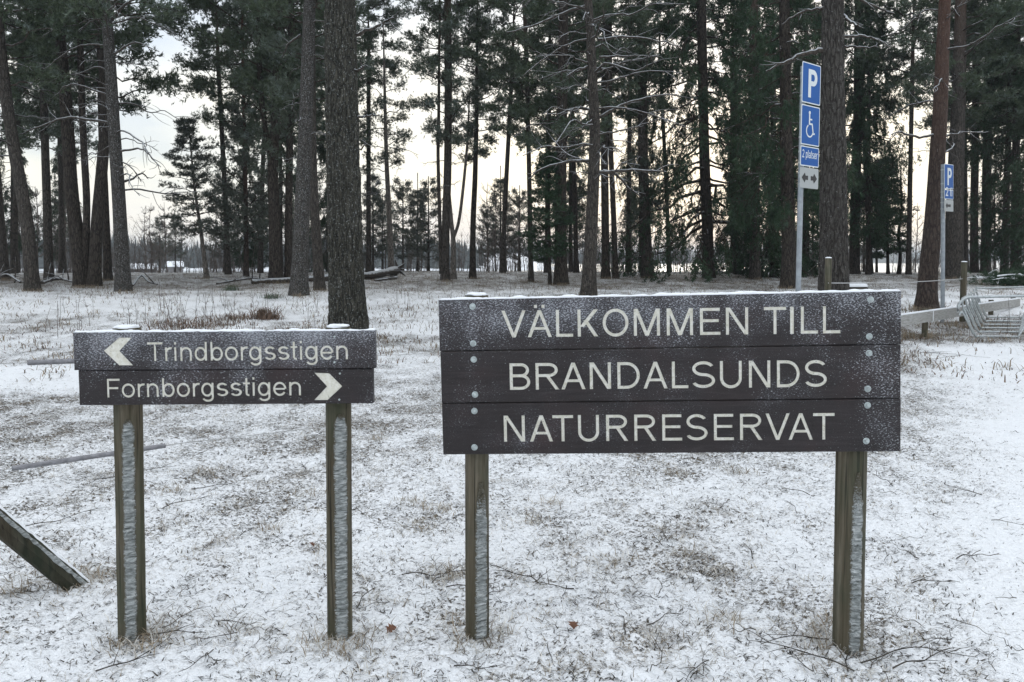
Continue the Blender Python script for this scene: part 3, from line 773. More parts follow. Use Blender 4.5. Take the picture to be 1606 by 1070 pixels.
T("bare_tree", "crooked bare sapling just left of the reddish leaning pine", 1409, 430, [(1412, 400), (1409, 370), (1414, 330), (1413, 290)], 6, 3, None, bark='bark_dark', H=6, cat='tree', k=7, rnd=6, rlow=(380, 290), rndlen=(0.5, 1.2))
T("reddish_pine", "reddish brown pine leaning right beside the smaller parking sign", 1452, 486, [(1456, 430), (1464, 340), (1470, 250), (1475, 170), (1478, 90), (1482, 0)], 29, 17, ('pF', -40, 0.9, 1.3),
  bark='bark_red', rnd=9, rlow=(250, 0), rndlen=(0.8, 2.2), H=16, k=26, nz=80, rough=0.03, branches=[([(1466, 212), (1440, 215), (1415, 208), (1398, 210)], 5), ([(1476, 215), (1510, 208), (1550, 208)], 4)])
T("pine_tree", "broad grey pine trunk immediately right of the smaller parking sign", 1496, 437, [(1497, 350), (1500, 250), (1504, 130), (1507, 0)], 28, 15, ('pC', 190, 0.8, 2.5), rnd=6, rlow=(260, 60), H=16)
T("pine_tree", "dark straight pine, left one of the close pair right of the smaller parking sign", 1528, 428, [(1528, 330), (1530, 200), (1532, 0)], 12, 9, ('pA', 240, 0.85, 3.6), bark='bark_dark', rnd=6, rlow=(300, 100), H=15)
T("pine_tree", "dark straight pine, right one of the close pair right of the smaller parking sign", 1546, 428, [(1547, 330), (1549, 200), (1552, 0)], 14, 11, ('pC', 210, 0.8, 0.5), bark='bark', rnd=4, rlow=(300, 100), H=15)
T("spruce_tree", "dark bushy spruce filling the right edge of the photo above the bicycle rack", 1592, 432, [(1592, 330), (1594, 200), (1596, 0)], 12, 9, ('sB', 370, 0.85, 4.1), bark='bark_dark', H=14, cat='spruce tree')

# ---- more pines whose crowns close the canopy, and thinner trees behind along the shore
def fill(name, label, bx, depth, w, var, ybot, sc, group, cat='pine tree', H=15, bark='bark', lean=0):
    bl = CAMH and (HOR + (CAMH - float(gz((bx-CX)/FPX*depth, depth))) * FPX / depth)
    make_tree(name, label, bx, bl, [(bx + lean*0.3, bl - min(120, H*FPX/depth*.4)), (bx + lean*min(1, H/12), bl - min(330, H*FPX/depth*.9))], w, w * (0.75 if H > 8.5 else 0.3), (var, ybot, sc, rng.uniform(0, 6)), bark=bark, H=H, depth=depth, cat=cat, k=8, nz=16, group=group)
LM = [(-2000, "the left edge"), (8, "the far left trunk"), (52, "the leaning left pine"), (77, "the thin straight pine"), (130, "the double trunked pine"), (194, "the frosty bare-branched pine"), (325, "the young conical pine"), (386, "the thin reddish pine"),
      (433, "the twin stemmed pine"), (468, "the frost speckled pine"), (549, "the thick furrowed pine"), (614, "the small frosted pine"), (698, "the tall dense crowned pine"), (741, "the slim straight pine"), (833, "the thin upright pine"), (880, "the young bushy spruce"),
      (922, "the long-branched pine"), (1017, "the straight brown pine"), (1112, "the drooping spruce"), (1184, "the grey trunked spruce"), (1236, "the black flared spruce"), (1307, "the thick scaly pine"), (1393, "the ragged spruce"), (1455, "the reddish leaning pine"), (1496, "the broad grey trunk"), (1546, "the close dark pair"), (1592, "the right edge spruce"), (2400, "the right edge")]
used_gap = {}
def gap_label(kind_, bx):
    i = max(k_ for k_ in range(len(LM)) if LM[k_][0] <= bx); A, B = LM[i], LM[i+1]
    k0 = (kind_, i); used_gap[k0] = used_gap.get(k0, 0) + 1
    od = ["", "second ", "third ", "fourth ", "fifth ", "sixth ", "seventh ", "eighth ", "ninth "][used_gap[k0]-1]
    if bx > 1592: return "%s%s beyond the right edge spruce" % (od, kind_)
    if bx < 8: return "%s%s beyond the far left trunk" % (od, kind_)
    if (B[0]-bx) < (bx-A[0]): return "%s%s just left of %s" % (od, kind_, B[1]) if not od else "%s%s right of %s" % (od, kind_, A[1])
    return "%s%s right of %s" % (od, kind_, A[1])
GB = "pines in the dark second row behind the clearing"
LB = "dark pine in the crowded second row behind the clearing"
for bx, dp, w, var, yb, sc in [
    (-70, 33, 14, 'pA', 170, 1.0), (22, 41, 9, 'pB', 190, 1.0), (98, 44, 9, 'pA', 250, 0.9), (358, 40, 9, 'pC', 150, 0.85),
    (408, 44, 8, 'pA', 230, 1.0), (480, 47, 9, 'pC', 260, 0.9), (520, 42, 9, 'pA', 230, 0.9), (578, 44, 8, 'pB', 130, 0.75),
    (788, 42, 8, 'pA', 190, 0.75), (858, 43, 9, 'pA', 220, 0.9), (904, 45, 8, 'pB', 260, 0.9), (985, 45, 8, 'pB', 190, 1.0), (1050, 46, 7, 'pA', 60, 0.8),
    (1150, 44, 10, 'pC', 180, 1.0), (1210, 46, 9, 'pA', 250, 1.0), (1265, 43, 9, 'pB', 250, 1.0), (1365, 42, 9, 'pC', 190, 1.0), (1425, 40, 8, 'pA', 130, 1.0),
    (1515, 46, 8, 'pC', 260, 0.9), (1575, 41, 10, 'pA', 260, 1.0), (1625, 38, 12, 'pC', 220, 1.0), (1690, 34, 14, 'pA', 200, 1.0),
    (-150, 36, 13, 'pC', 180, 1.0), (-235, 31, 15, 'pA', 200, 1.0), (-330, 38, 12, 'pB', 200, 1.0), (-460, 34, 14, 'pC', 190, 1.0), (1790, 38, 12, 'pB', 200, 1.0), (1900, 33, 14, 'pC', 200, 1.0), (2040, 37, 13, 'pA', 200, 1.0)]:
    fill("pine_tree", gap_label("dark second row pine", bx), bx, dp, w, var, yb, sc, GB, bark=['bark', 'bark_dark'][int(dp) % 2], lean=rng.uniform(-16, 16))
for bx, dp, w, var, yb, sc, H in [(1155, 40, 8, 'sB', 428, .55, 11), (1212, 36, 9, 'sB', 428, .75, 13), (1262, 38, 8, 'sB', 425, .75, 12), (1362, 40, 8, 'sB', 360, .65, 11), (1005, 48, 7, 'sB', 330, .6, 10),
      (895, 48, 7, 'sB', 340, .6, 10), (440, 50, 7, 'sB', 400, .62, 10), (515, 46, 7, 'sB', 410, .6, 9), (20, 46, 7, 'sB', 380, .6, 9), (100, 50, 7, 'sB', 390, .55, 9), (1640, 34, 9, 'sB', 420, .8, 12), (385, 46, 6, 'sB', 400, .5, 8)]:
    fill("spruce_tree", gap_label("dim second row spruce", bx), bx, dp, w, var, yb, sc, "spruces in the dark second row behind the clearing", cat='spruce tree', H=H, bark='bark_dark')
GS = "small young trees along the lake edge"
for bx, dp, w, var, yb, sc, H in [
    (30, 50, 4, 'cB', 405, 0.7, 5), (93, 52, 4, 'cC', 400, 0.6, 6), (250, 60, 4, 'cB', 408, 0.5, 4), (275, 56, 3, 'cB', 405, 0.45, 4), (352, 50, 4, 'cB', 405, 0.8, 6), (405, 52, 4, 'cC', 405, 0.7, 7),
    (470, 52, 4, 'cB', 405, 0.9, 7), (525, 54, 4, 'cC', 405, 0.8, 8), (585, 50, 4, 'cC', 408, 0.75, 7), (600, 56, 4, 'cB', 405, 0.7, 6), (632, 52, 4, 'cB', 408, 0.8, 6), (655, 50, 4, 'cC', 408, 0.62, 6.5), (672, 48, 4, 'cB', 410, 0.75, 6),
    (765, 54, 3, 'cB', 405, 0.55, 5), (785, 50, 4, 'cC', 405, 0.7, 7), (815, 52, 4, 'cB', 408, 0.7, 6), (905, 52, 4, 'cB', 405, 0.8, 6), (990, 54, 4, 'cC', 405, 0.6, 7), (1050, 58, 3, 'cB', 408, 0.4, 4),
    (1170, 54, 4, 'cB', 405, 0.7, 7), (1275, 52, 4, 'cC', 408, 0.7, 7), (1355, 50, 4, 'cC', 405, 0.7, 7), (1375, 48, 4, 'cB', 405, 0.8, 6), (1500, 52, 4, 'cC', 405, 0.7, 7), (1560, 50, 4, 'cB', 405, 0.8, 7), (1600, 46, 4, 'cC', 410, 0.8, 7)]:
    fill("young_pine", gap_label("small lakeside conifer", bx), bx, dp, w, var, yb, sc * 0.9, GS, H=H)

# ---- bare birches and scrub
def birch_mesh(seed, H):
    rs = np.random.default_rng(seed); m = MB()
    trunk = spline([np.zeros(3), (0.1, 0, H*.3), (-0.05, 0.1, H*.65), (0.15, 0, H)], 10)
    m.tube(trunk, np.linspace(0.06, 0.012, 10), 6, 0, False)
    for i in range(34):
        f = rs.uniform(0.2, 1); q = trunk[int(f*9)]
        az = rs.uniform(0, 6.28); L = H * 0.28 * (1.25 - f) * rs.uniform(0.6, 1.2)
        e = q + np.array([math.cos(az)*L*.7, math.sin(az)*L*.7, L*rs.uniform(0.5, 1.0)])
        mid = (q + e)/2 + np.array([math.cos(az), math.sin(az), -0.3]) * L * .1
        bp = spline([q, mid, e], 6); m.tube(bp, np.linspace(0.02, 0.007, 6), 3, 0, False)
        for j in range(7):
            a = bp[rs.integers(1, 6)]; d = rs.normal(size=3)*.6 + np.array([math.cos(az)*.6, math.sin(az)*.6, .5])
            d *= L*0.35/np.linalg.norm(d)
            m.tube(np.array([a, a + d*.6, a + d + (0, 0, -.05)]), [0.010, 0.008, 0.005], 3, 0, False)
    return m.mesh("trunk", [M['twig']], True)
BI = [birch_mesh(s, 6.0) for s in (1, 2, 3)]
for i, (bx, dp, s) in enumerate([(228, 55, .9), (238, 50, 0.8), (262, 52, 0.85), (285, 58, .8), (60, 46, 0.9), (110, 48, 1.0), (765, 50, 1.0), (778, 47, 0.95), (795, 52, .9), (812, 49, .85), (660, 55, .9), (1060, 56, .7), (1075, 60, .8), (1435, 50, .8), (1030, 55, .7), (350, 52, 1.0), (545 + 60, 52, .9), (725, 58, .6)]):
    x = (bx - CX)/FPX*dp
    o = thing("bare_birch", gap_label("leafless grey lakeside birch", bx), "birch tree", (x, dp, float(gz(x, dp)) - 0.1), "leafless birches at the lake edge")
    c = link("trunk", BI[i % 3], o); c.rotation_euler = (0, 0, i * 1.3); c.scale = (s, s, s)

def thicket():
    rs = np.random.default_rng(77)
    m = 5200
    px_ = rs.uniform(-120, 1720, m); keep = fbm2(px_/60.0, 0*px_, 91, 3) > rs.uniform(.25, .62, m); px_ = px_[keep]
    Y = rs.uniform(44, 60, len(px_)); X = (px_-CX)/FPX*Y; Z = gz(X, Y)
    H = rs.uniform(.8, 3.6, len(px_))*(.5 + .9*noise2(X/3, Y/3, 5)); n = len(X)
    base = np.stack([X, Y, Z], 1); ln = rs.normal(size=(n, 2))*.22*H[:, None]
    Vs, Fs, off = [], [], 0
    def strips(a, b, c, w):
        nonlocal off
        s = rs.normal(size=a.shape)*(1, 1, .2); s /= np.linalg.norm(s, axis=1)[:, None]; s *= w[:, None]
        V = np.stack([a-s, a+s, b-s*.7, b+s*.7, c], 1).reshape(-1, 3); i = (np.arange(len(a))*5)[:, None] + off
        Vs.append(V); Fs.append(np.concatenate([i + [[0, 1, 3]], i + [[0, 3, 2]], i + [[2, 3, 4]]])); off += len(V)
    mid = base + np.column_stack([ln*.3, H*.5]); top = base + np.column_stack([ln, H])
    strips(base, mid, top, np.full(n, .016))
    for j in range(5):
        f = rs.uniform(.25, .9, n)[:, None]; q = base*(1-f) + top*f; d = np.column_stack([rs.normal(size=(n, 2))*.32, rs.uniform(.1, .6, n)])*H[:, None]*.45
        strips(q, q + d*.5 + rs.normal(size=(n, 3))*.03, q + d, np.full(n, .010))
    link("scrub_thicket", mesh_np("thicket", np.vstack(Vs), np.vstack(Fs), False, [M['twig']]), kind="stuff")
thicket()
# ------------------------------------------------------------------ the far shore
def far_forest(name, x0, x1, dist, hmin, hmax, n, seed, zb, kindlabel):
    """one tapering jagged conifer outline after another, each a small 3D cone cluster"""
    rs = np.random.default_rng(seed)
    xs = rs.uniform(x0, x1, n); ys = dist + rs.uniform(0, dist * 0.12, n)
    hs = rs.uniform(hmin, hmax, n) * (0.75 + 0.5 * noise2(xs / (dist*.06), 0*xs, seed))
    Vs, Fs = [], []
    lv = 5; kk = 6; per = lv * (kk + 1)
    an = np.linspace(0, 2*np.pi, kk, endpoint=False)
    off = 0
    for l in range(lv):
        f = l / lv
        r = hs * 0.22 * (1 - f) * rs.uniform(0.7, 1.3, n)
        zb_ = zb + hs * (0.10 + f * 0.8); zt = zb_ + hs * 0.34 * (1.1 - 0.3*f)
        jit = rs.uniform(0.6, 1.3, (n, kk))
        X = xs[:, None] + r[:, None]*jit*np.cos(an); Y = ys[:, None] + r[:, None]*jit*np.sin(an); Z = zb_[:, None] + hs[:, None]*rs.uniform(-.06, .06, (n, kk))
        ring = np.stack([X, Y, Z], -1)
        tip = np.stack([xs, ys, zt], -1)[:, None]
        V = np.concatenate([ring, tip], 1)
        b = (np.arange(n)*(kk+1))[:, None] + off
        j = np.arange(kk)
        F = np.stack([b + j, b + (j+1) % kk, np.broadcast_to(b + kk, (n, kk))], -1).reshape(-1, 3)
        Vs.append(V.reshape(-1, 3)); Fs.append(F); off += n*(kk+1)
    link(name, mesh_np(name, np.vstack(Vs), np.vstack(Fs), False, [M['far']]), kind="stuff")
far_forest("far_forest", -230, -10, 240, 6, 11, 900, 1, LAKE_Z, '')
far_forest("far_forest", -40, 130, 520, 5, 12, 900, 2, LAKE_Z, '')
far_forest("far_forest", 60, 1100, 1250, 8, 15, 1300, 3, LAKE_Z, '')
def hill(name, x0, x1, y0, y1, h, seed, mat):
    xs, ys = np.linspace(x0, x1, 60), np.linspace(y0, y1, 12)
    X, Y = np.meshgrid(xs, ys)
    t = (Y - y0)/(y1 - y0)
    Z = LAKE_Z - 0.3 + h * np.sin(np.pi*np.clip(t, 0, 1)) * (0.5 + fbm2(X/(x1-x0)*7, t, seed, 3)) * sstep(0, .06, (X-x0)/(x1-x0)) * sstep(0, .06, (x1-X)/(x1-x0))
    k = 60
    i, j = np.meshgrid(np.arange(11), np.arange(k-1), indexing='ij')
    F = np.stack([i*k+j, i*k+j+1, (i+1)*k+j+1, (i+1)*k+j], -1).reshape(-1, 4)
    link(name, mesh_np(name, np.stack([X, Y, Z], -1).reshape(-1, 3), F, True, [mat]), kind="structure")
hill("hill", -330, 20, 232, 420, 6, 4, M['snow'])
hill("hill", -600, 400, 560, 1100, 12, 5, M['far'])
hill("hill", 0, 1700, 1230, 2000, 16, 6, M['far'])

def cabin(label, px, py, dist, w, d, h, wall, rot):
    p = P(px, py, dist)
    o = thing("cabin", label, "cabin", (p[0], dist, LAKE_Z + 0.3)); o.rotation_euler = (0, 0, rot)
    m = MB(); m.box((-w/2, -d/2, 0), (w/2, d/2, h)); m.prism([(-d/2, h), (d/2, h), (0, h + d*.35)], -w/2, w/2)
    v = m.V[1]; m.V[1] = np.stack([v[:, 1], v[:, 0], v[:, 2]], 1)
    link("wall", m.mesh("wall", [wall]), o)
    m = MB()
    for s in (-1, 1):
        e0 = np.array([0, s*(d/2+.3), h-.1]); e1 = np.array([0, 0, h + d*.35 + .12])
        V = [(-w/2-.3, e0[1], e0[2]), (w/2+.3, e0[1], e0[2]), (w/2+.3, 0, e1[2]), (-w/2-.3, 0, e1[2])]
        V += [(x, y, z + .15) for x, y, z in V]
        m.add(V, [(3, 2, 1, 0), (4, 5, 6, 7), (0, 1, 5, 4), (1, 2, 6, 5), (2, 3, 7, 6), (3, 0, 4, 7)])
    link("roof", m.mesh("roof", [M['snow']]), o)
    m = MB(); m.box((-w*.12, -d/2-.05, 0), (w*.06, -d/2 - .01, h*.8)); link("door", m.mesh("door", [M['cabindark']]), o)
    m = MB(); m.box((w*.2, -d/2-.05, h*.35), (w*.36, -d/2 - .01, h*.75)); link("window", m.mesh("window", [M['black']]), o)
cabin("small pale cabin with a snowy roof on the far shore", 274, 415, 185, 3.4, 3.0, 1.5, M['cabinwall'], 0.5)
cabin("low dark shed on the far shore left of the pale cabin", 224, 417, 190, 6.0, 3.0, 0.9, M['cabindark'], 0.1)

# ------------------------------------------------------------------ grass, stalks, twigs
def blades(pos, az, L, h, w, curl, mat_name, name, t=(0, .35, .72, 1.0)):
    """curved tapering blades; pos (n,3), az heading, L reach, h rise, w width"""
    n = len(pos)
    t = np.array(t); nv = 2*len(t) - 1
    d = np.stack([np.cos(az), np.sin(az), 0*az], 1)
    s = np.stack([-np.sin(az), np.cos(az), 0*az], 1)
    V = []
    for ti in t:
        c = pos + d*(L*ti)[:, None] + s*(curl*L*ti*ti)[:, None] + np.array([0, 0, 1.0])*(h*(2.1*ti - 1.45*ti*ti))[:, None]
        ww = w*(1-ti*.95)/2
        if ti < 1: V += [c - s*ww[:, None], c + s*ww[:, None]]
        else: V += [c]
    V = np.stack(V, 1).reshape(-1, 3)
    b = (np.arange(n)*nv)[:, None]
    Q = np.concatenate([b + np.array([[2*q_, 2*q_+1, 2*q_+3, 2*q_+2]]) for q_ in range(len(t)-2)])
    Tt = b + np.array([[nv-3, nv-2, nv-1]])
    o = link(name, mesh_np(name, V, [Q, Tt], False, [M[mat_name]]), kind="stuff")
    return o
def scatter(n, dmin, dmax, seed, dens, wide=42):
    rs = np.random.default_rng(seed)
    r = np.exp(rs.uniform(math.log(dmin), math.log(dmax), n*6))
    a = rs.uniform(R(-wide), R(wide), n*6)
    x, y = np.sin(a)*r, np.cos(a)*r
    k = rs.random(n*6) < dens(x, y, r)
    x, y = x[k][:n], y[k][:n]
    return np.stack([x, y, gz(x, y) - 0.006], 1), rs
def big_clumps(px_list, per, seed, spread):
    rs = np.random.default_rng(seed); out_ = []
    for px, py in px_list:
        g = G(px, py)
        q = g[None, :2] + rs.normal(size=(per, 2)) * spread
        out_.append(np.column_stack([q, gz(q[:, 0], q[:, 1]) - 0.005]))
    return np.vstack(out_)
dl = lambda x, y, r: np.clip(litter(x, y)*1.4 - 0.25, 0.02, 1) * (0.15 + 0.85 * (fbm2(x*6, y*6, 77, 3) > 0.5))
pos, rs = scatter(36000, 1.7, 20, 11, dl)
dist = pos[:, 1]
n = len(pos); blades(pos, rs.uniform(0, 6.28, n), rs.uniform(.02, .085, n)*(1+dist*.03), rs.uniform(.004, .03, n), rs.uniform(.0012, .0024, n)*(1+dist*.13), rs.uniform(-.6, .6, n), 'straw', "dry_grass")
pos, rs = scatter(17000, 1.7, 14, 12, dl)
n = len(pos); blades(pos, rs.uniform(0, 6.28, n), rs.uniform(.02, .08, n), rs.uniform(.006, .04, n), rs.uniform(.0018, .0035, n)*(1+pos[:, 1]*.12), rs.uniform(-.6, .6, n), 'straw_frost', "frosted_grass")
dk = lambda x, y, r: np.clip(litter(x, y)*1.0 + 0.05, 0.06, 1)
pos, rs = scatter(78000, 1.7, 24, 13, dk)
n = len(pos); blades(pos, rs.normal(0, .8, n) + np.where(rs.random(n) < .5, 0, np.pi), rs.uniform(.008, .045, n)*(1+pos[:, 1]*.06), rs.uniform(.003, .018, n), rs.uniform(.0015, .0055, n)*(1+pos[:, 1]*.12), rs.uniform(-1.2, 1.2, n), 'darkbit', "dead_grass_bits", (0, .5, 1.0))
# denser tussocks where the photograph shows them
tuss = [(1062, 745), (1165, 742), (372, 992), (425, 832), (345, 850), (640, 790), (1080, 872), (238, 985), (225, 1000), (660, 830), (735, 985), (775, 1000), (1300, 985), (1290, 1000), (1140, 975),
        (700, 905), (690, 800), (60, 900), (130, 905), (590, 690), (480, 780), (860, 790), (960, 880), (1225, 700), (1010, 700), (330, 740), (270, 770), (830, 820), (100, 930), (30, 930), (505, 1015), (575, 1000), (192, 1012), (222, 1014), (520, 1022), (548, 1024), (735, 1014), (765, 1018), (1312, 1018), (120, 918), (140, 912), (105, 905)]
pos = big_clumps(tuss, 44, 5, 0.055); n = len(pos); rs = np.random.default_rng(8)
blades(pos, rs.uniform(0, 6.28, n), rs.uniform(.03, .11, n), rs.uniform(.01, .06, n), rs.uniform(.0020, .0042, n)*(1+pos[:, 1]*.08), rs.uniform(-.5, .5, n), 'straw', "dry_tussocks")
pos = big_clumps(tuss, 40, 6, 0.06); n = len(pos)
blades(pos, rs.uniform(0, 6.28, n), rs.uniform(.02, .09, n), rs.uniform(.01, .05, n), rs.uniform(.002, .004, n)*(1+pos[:, 1]*.08), rs.uniform(-.5, .5, n), 'straw_frost', "frosted_tussocks")
bases = [(8, 440), (52, 458), (77, 441), (128, 452), (150, 452), (170, 441), (194, 460), (325, 437), (433, 445), (468, 466), (502, 457), (614, 429), (698, 442), (741, 438), (833, 443), (880, 448), (922, 464), (950, 438), (1017, 437), (1184, 439), (1236, 453), (1452, 489), (1440, 488), (1465, 488), (1496, 439), (1509, 514), (1450, 531)]
pos = big_clumps(bases, 150, 25, 0.30); n = len(pos); rs = np.random.default_rng(26)
blades(pos, rs.uniform(0, 6.28, n), rs.uniform(.05, .18, n), rs.uniform(.03, .20, n), rs.uniform(.008, .018, n), rs.uniform(-.5, .5, n), 'straw', "grass_at_trunks")
# distant litter clumps and tall stalks behind the signs
pos, rs = scatter(16000, 11, 45, 14, lambda x, y, r: np.clip(litter(x, y) * 1.2 - .1, 0.03, 1) * (fbm2(x*1.3, y*1.3, 5, 3) > 0.47))
n = len(pos); blades(pos, rs.uniform(0, 6.28, n), rs.uniform(.04, .20, n), rs.uniform(.03, .16, n), rs.uniform(.008, .02, n), rs.uniform(-.5, .5, n), 'straw', "far_dry_grass")
pos, rs = scatter(9000, 11, 45, 15, lambda x, y, r: np.clip(litter(x, y) * 1.2 - .1, 0.03, 1) * (fbm2(x*1.1, y*1.1, 15, 3) > 0.5))
n = len(pos); blades(pos, rs.uniform(0, 6.28, n), rs.uniform(.04, .16, n), rs.uniform(.02, .12, n), rs.uniform(.008, .022, n), rs.uniform(-.5, .5, n), 'bracken', "far_bracken")
m = MB(); rs = np.random.default_rng(16)
spots = [(rs.uniform(60, 500), rs.uniform(470, 530)) for _ in range(70)] + [(rs.uniform(600, 1000), rs.uniform(445, 500)) for _ in range(40)] + [(rs.uniform(225, 330), rs.uniform(490, 520)) for _ in range(26)] + [(rs.uniform(1440, 1600), rs.uniform(490, 530)) for _ in range(14)]
for px, py in spots:
    g = G(px, py); hh = rs.uniform(.15, .75); ln = rs.normal(size=2)*.12*hh
    m.tube(spline([g, g + (ln[0]*.3, ln[1]*.3, hh*.5), g + (ln[0], ln[1], hh)], 5), np.linspace(.006, .003, 5), 3, 0, False)
    if rs.random() < .5:
        q = g + np.array([ln[0]*.6, ln[1]*.6, hh*.65])
        for j in range(3): m.tube(np.array([q, q + rs.normal(size=3)*(.08, .08, .03) + (0, 0, .07)]), [.004, .002], 3, 0, False)
link("tall_dry_stalks", m.mesh("stalks", [M['twig']]), kind="stuff")
m = MB()
rs = np.random.default_rng(18)
def twig(px, py, L, az, r=0.003):
    g = G(px, py) + np.array([0, 0, .012])
    p = [g]; a = az
    for i in range(5):
        a += rs.uniform(-.35, .35); q = p[-1] + np.array([math.cos(a), math.sin(a), 0])*L/5; q[2] = float(gz(q[0], q[1])) + .008 + rs.uniform(0, .02); p.append(q)
    m.tube(spline(p, 12), np.linspace(r, r*.4, 12), 5, 0, False)
    for i in range(rs.integers(1, 4)):
        q = p[rs.integers(1, 5)]; b = a + rs.choice([-1, 1])*rs.uniform(.4, 1.0); l = L*rs.uniform(.15, .4)
        m.tube(np.array([q, q + np.array([math.cos(b)*l*.5, math.sin(b)*l*.5, .012]), q + np.array([math.cos(b)*l, math.sin(b)*l, .015])]), [r*.6, r*.5, r*.3], 4, 0, False)
for a in [(630, 905, .38, 0.1), (845, 920, .3, 2.4), (1330, 1060, .42, 1.1), (1340, 1060, .4, 2.2), (1350, 1045, .5, .15), (1400, 1055, .35, .1), (1300, 1010, .3, 2.6), (205, 1005, .3, .5), (150, 1060, .3, .7),
          (1440, 555, 1.0, .1), (1450, 565, .9, .3), (1390, 720, .3, 2.0), (1400, 765, .25, 1.1), (1270, 780, .25, 2.1), (160, 755, .5, .6), (300, 770, .4, .3), (255, 800, .3, .8), (40, 830, .4, .5), (500, 700, .35, 1.9),
          (480, 740, .25, 1.7), (700, 925, .25, 0.2), (1180, 880, .2, 1.5), (560, 960, .2, 1.2), (900, 930, .2, 2.8), (1540, 780, .25, 2.6), (1500, 880, .25, .4), (1430, 920, .2, .1), (980, 1000, .15, 1.2), (1000, 700, .3, .4), (1130, 800, .2, .9)]:
    twig(*a)
for i in range(150):
    py = rs.uniform(560, 1065) ; twig(rs.uniform(-40, 1650), py, rs.uniform(.06, .22), rs.uniform(0, 6.28), rs.uniform(.0012, .0026))
link("fallen_twigs", m.mesh("twigs", [M['darkbit']], True), kind="stuff")

def leaf(label, px, py, s, rz):
    g = G(px, py)
    o = thing("fallen_leaf", label, "leaf", tuple(g + np.array([0, 0, .02])))
    V, F = [], []
    N = 9
    for i in range(N):
        t = i/(N-1); w = math.sin(math.pi*t**.8)*.42*(1 + .35*math.cos(i*math.pi))
        z = .22*math.sin(t*3) ; V += [(t-.5, -w, z+.25*w), (t-.5, 0, z), (t-.5, w, z+.3*w)]
    for i in range(N-1):
        for j in (0, 1):
            a = i*3+j; F.append((a, a+1, a+4, a+3))
    me = mesh_np("leaf", np.array(V)*s, np.array(F), True, [M['leafm']]); o2 = link("blade", me, o); o2.rotation_euler = (0.2, -.2, rz)
leaf("curled brown leaf on the snow between the arrow sign and the big sign", 615, 997, .05, .7)
leaf("flat brown leaf on the snow below the left part of the big sign", 897, 992, .05, 1.8)
leaf("brown leaf in the frosted grass behind the arrow sign's right post", 487, 862, .045, 2.8)

# ------------------------------------------------------------------ lettering
def arc(cx, cy, rx, ry, a0, a1, w, n=None):
    n = n or max(6, int(abs(a1-a0)/12))
    A = np.radians(np.linspace(a0, a1, n+1))
    if abs(a1-a0) > 200:
        m = (a0+a1)/2; e = 3 if a1 > a0 else -3
        full = abs(a1-a0) > 359
        return arc(cx, cy, rx, ry, a0-(e if full else 0), m+e, w, n//2) + arc(cx, cy, rx, ry, m-e, a1, w, n//2)
    o_ = [(cx+rx*math.cos(a), cy+ry*math.sin(a)) for a in A]
    i_ = [(cx+(rx-w)*math.cos(a), cy+(ry-w)*math.sin(a)) for a in A]
    return [i_ + o_[::-1]]
def bar(x0, y0, x1, y1): return [[(x0, y0), (x1, y0), (x1, y1), (x0, y1)]]
def dg(xt, yt, xb, yb, wx): return [[(xb, yb), (xb+wx, yb), (xt+wx, yt), (xt, yt)]]
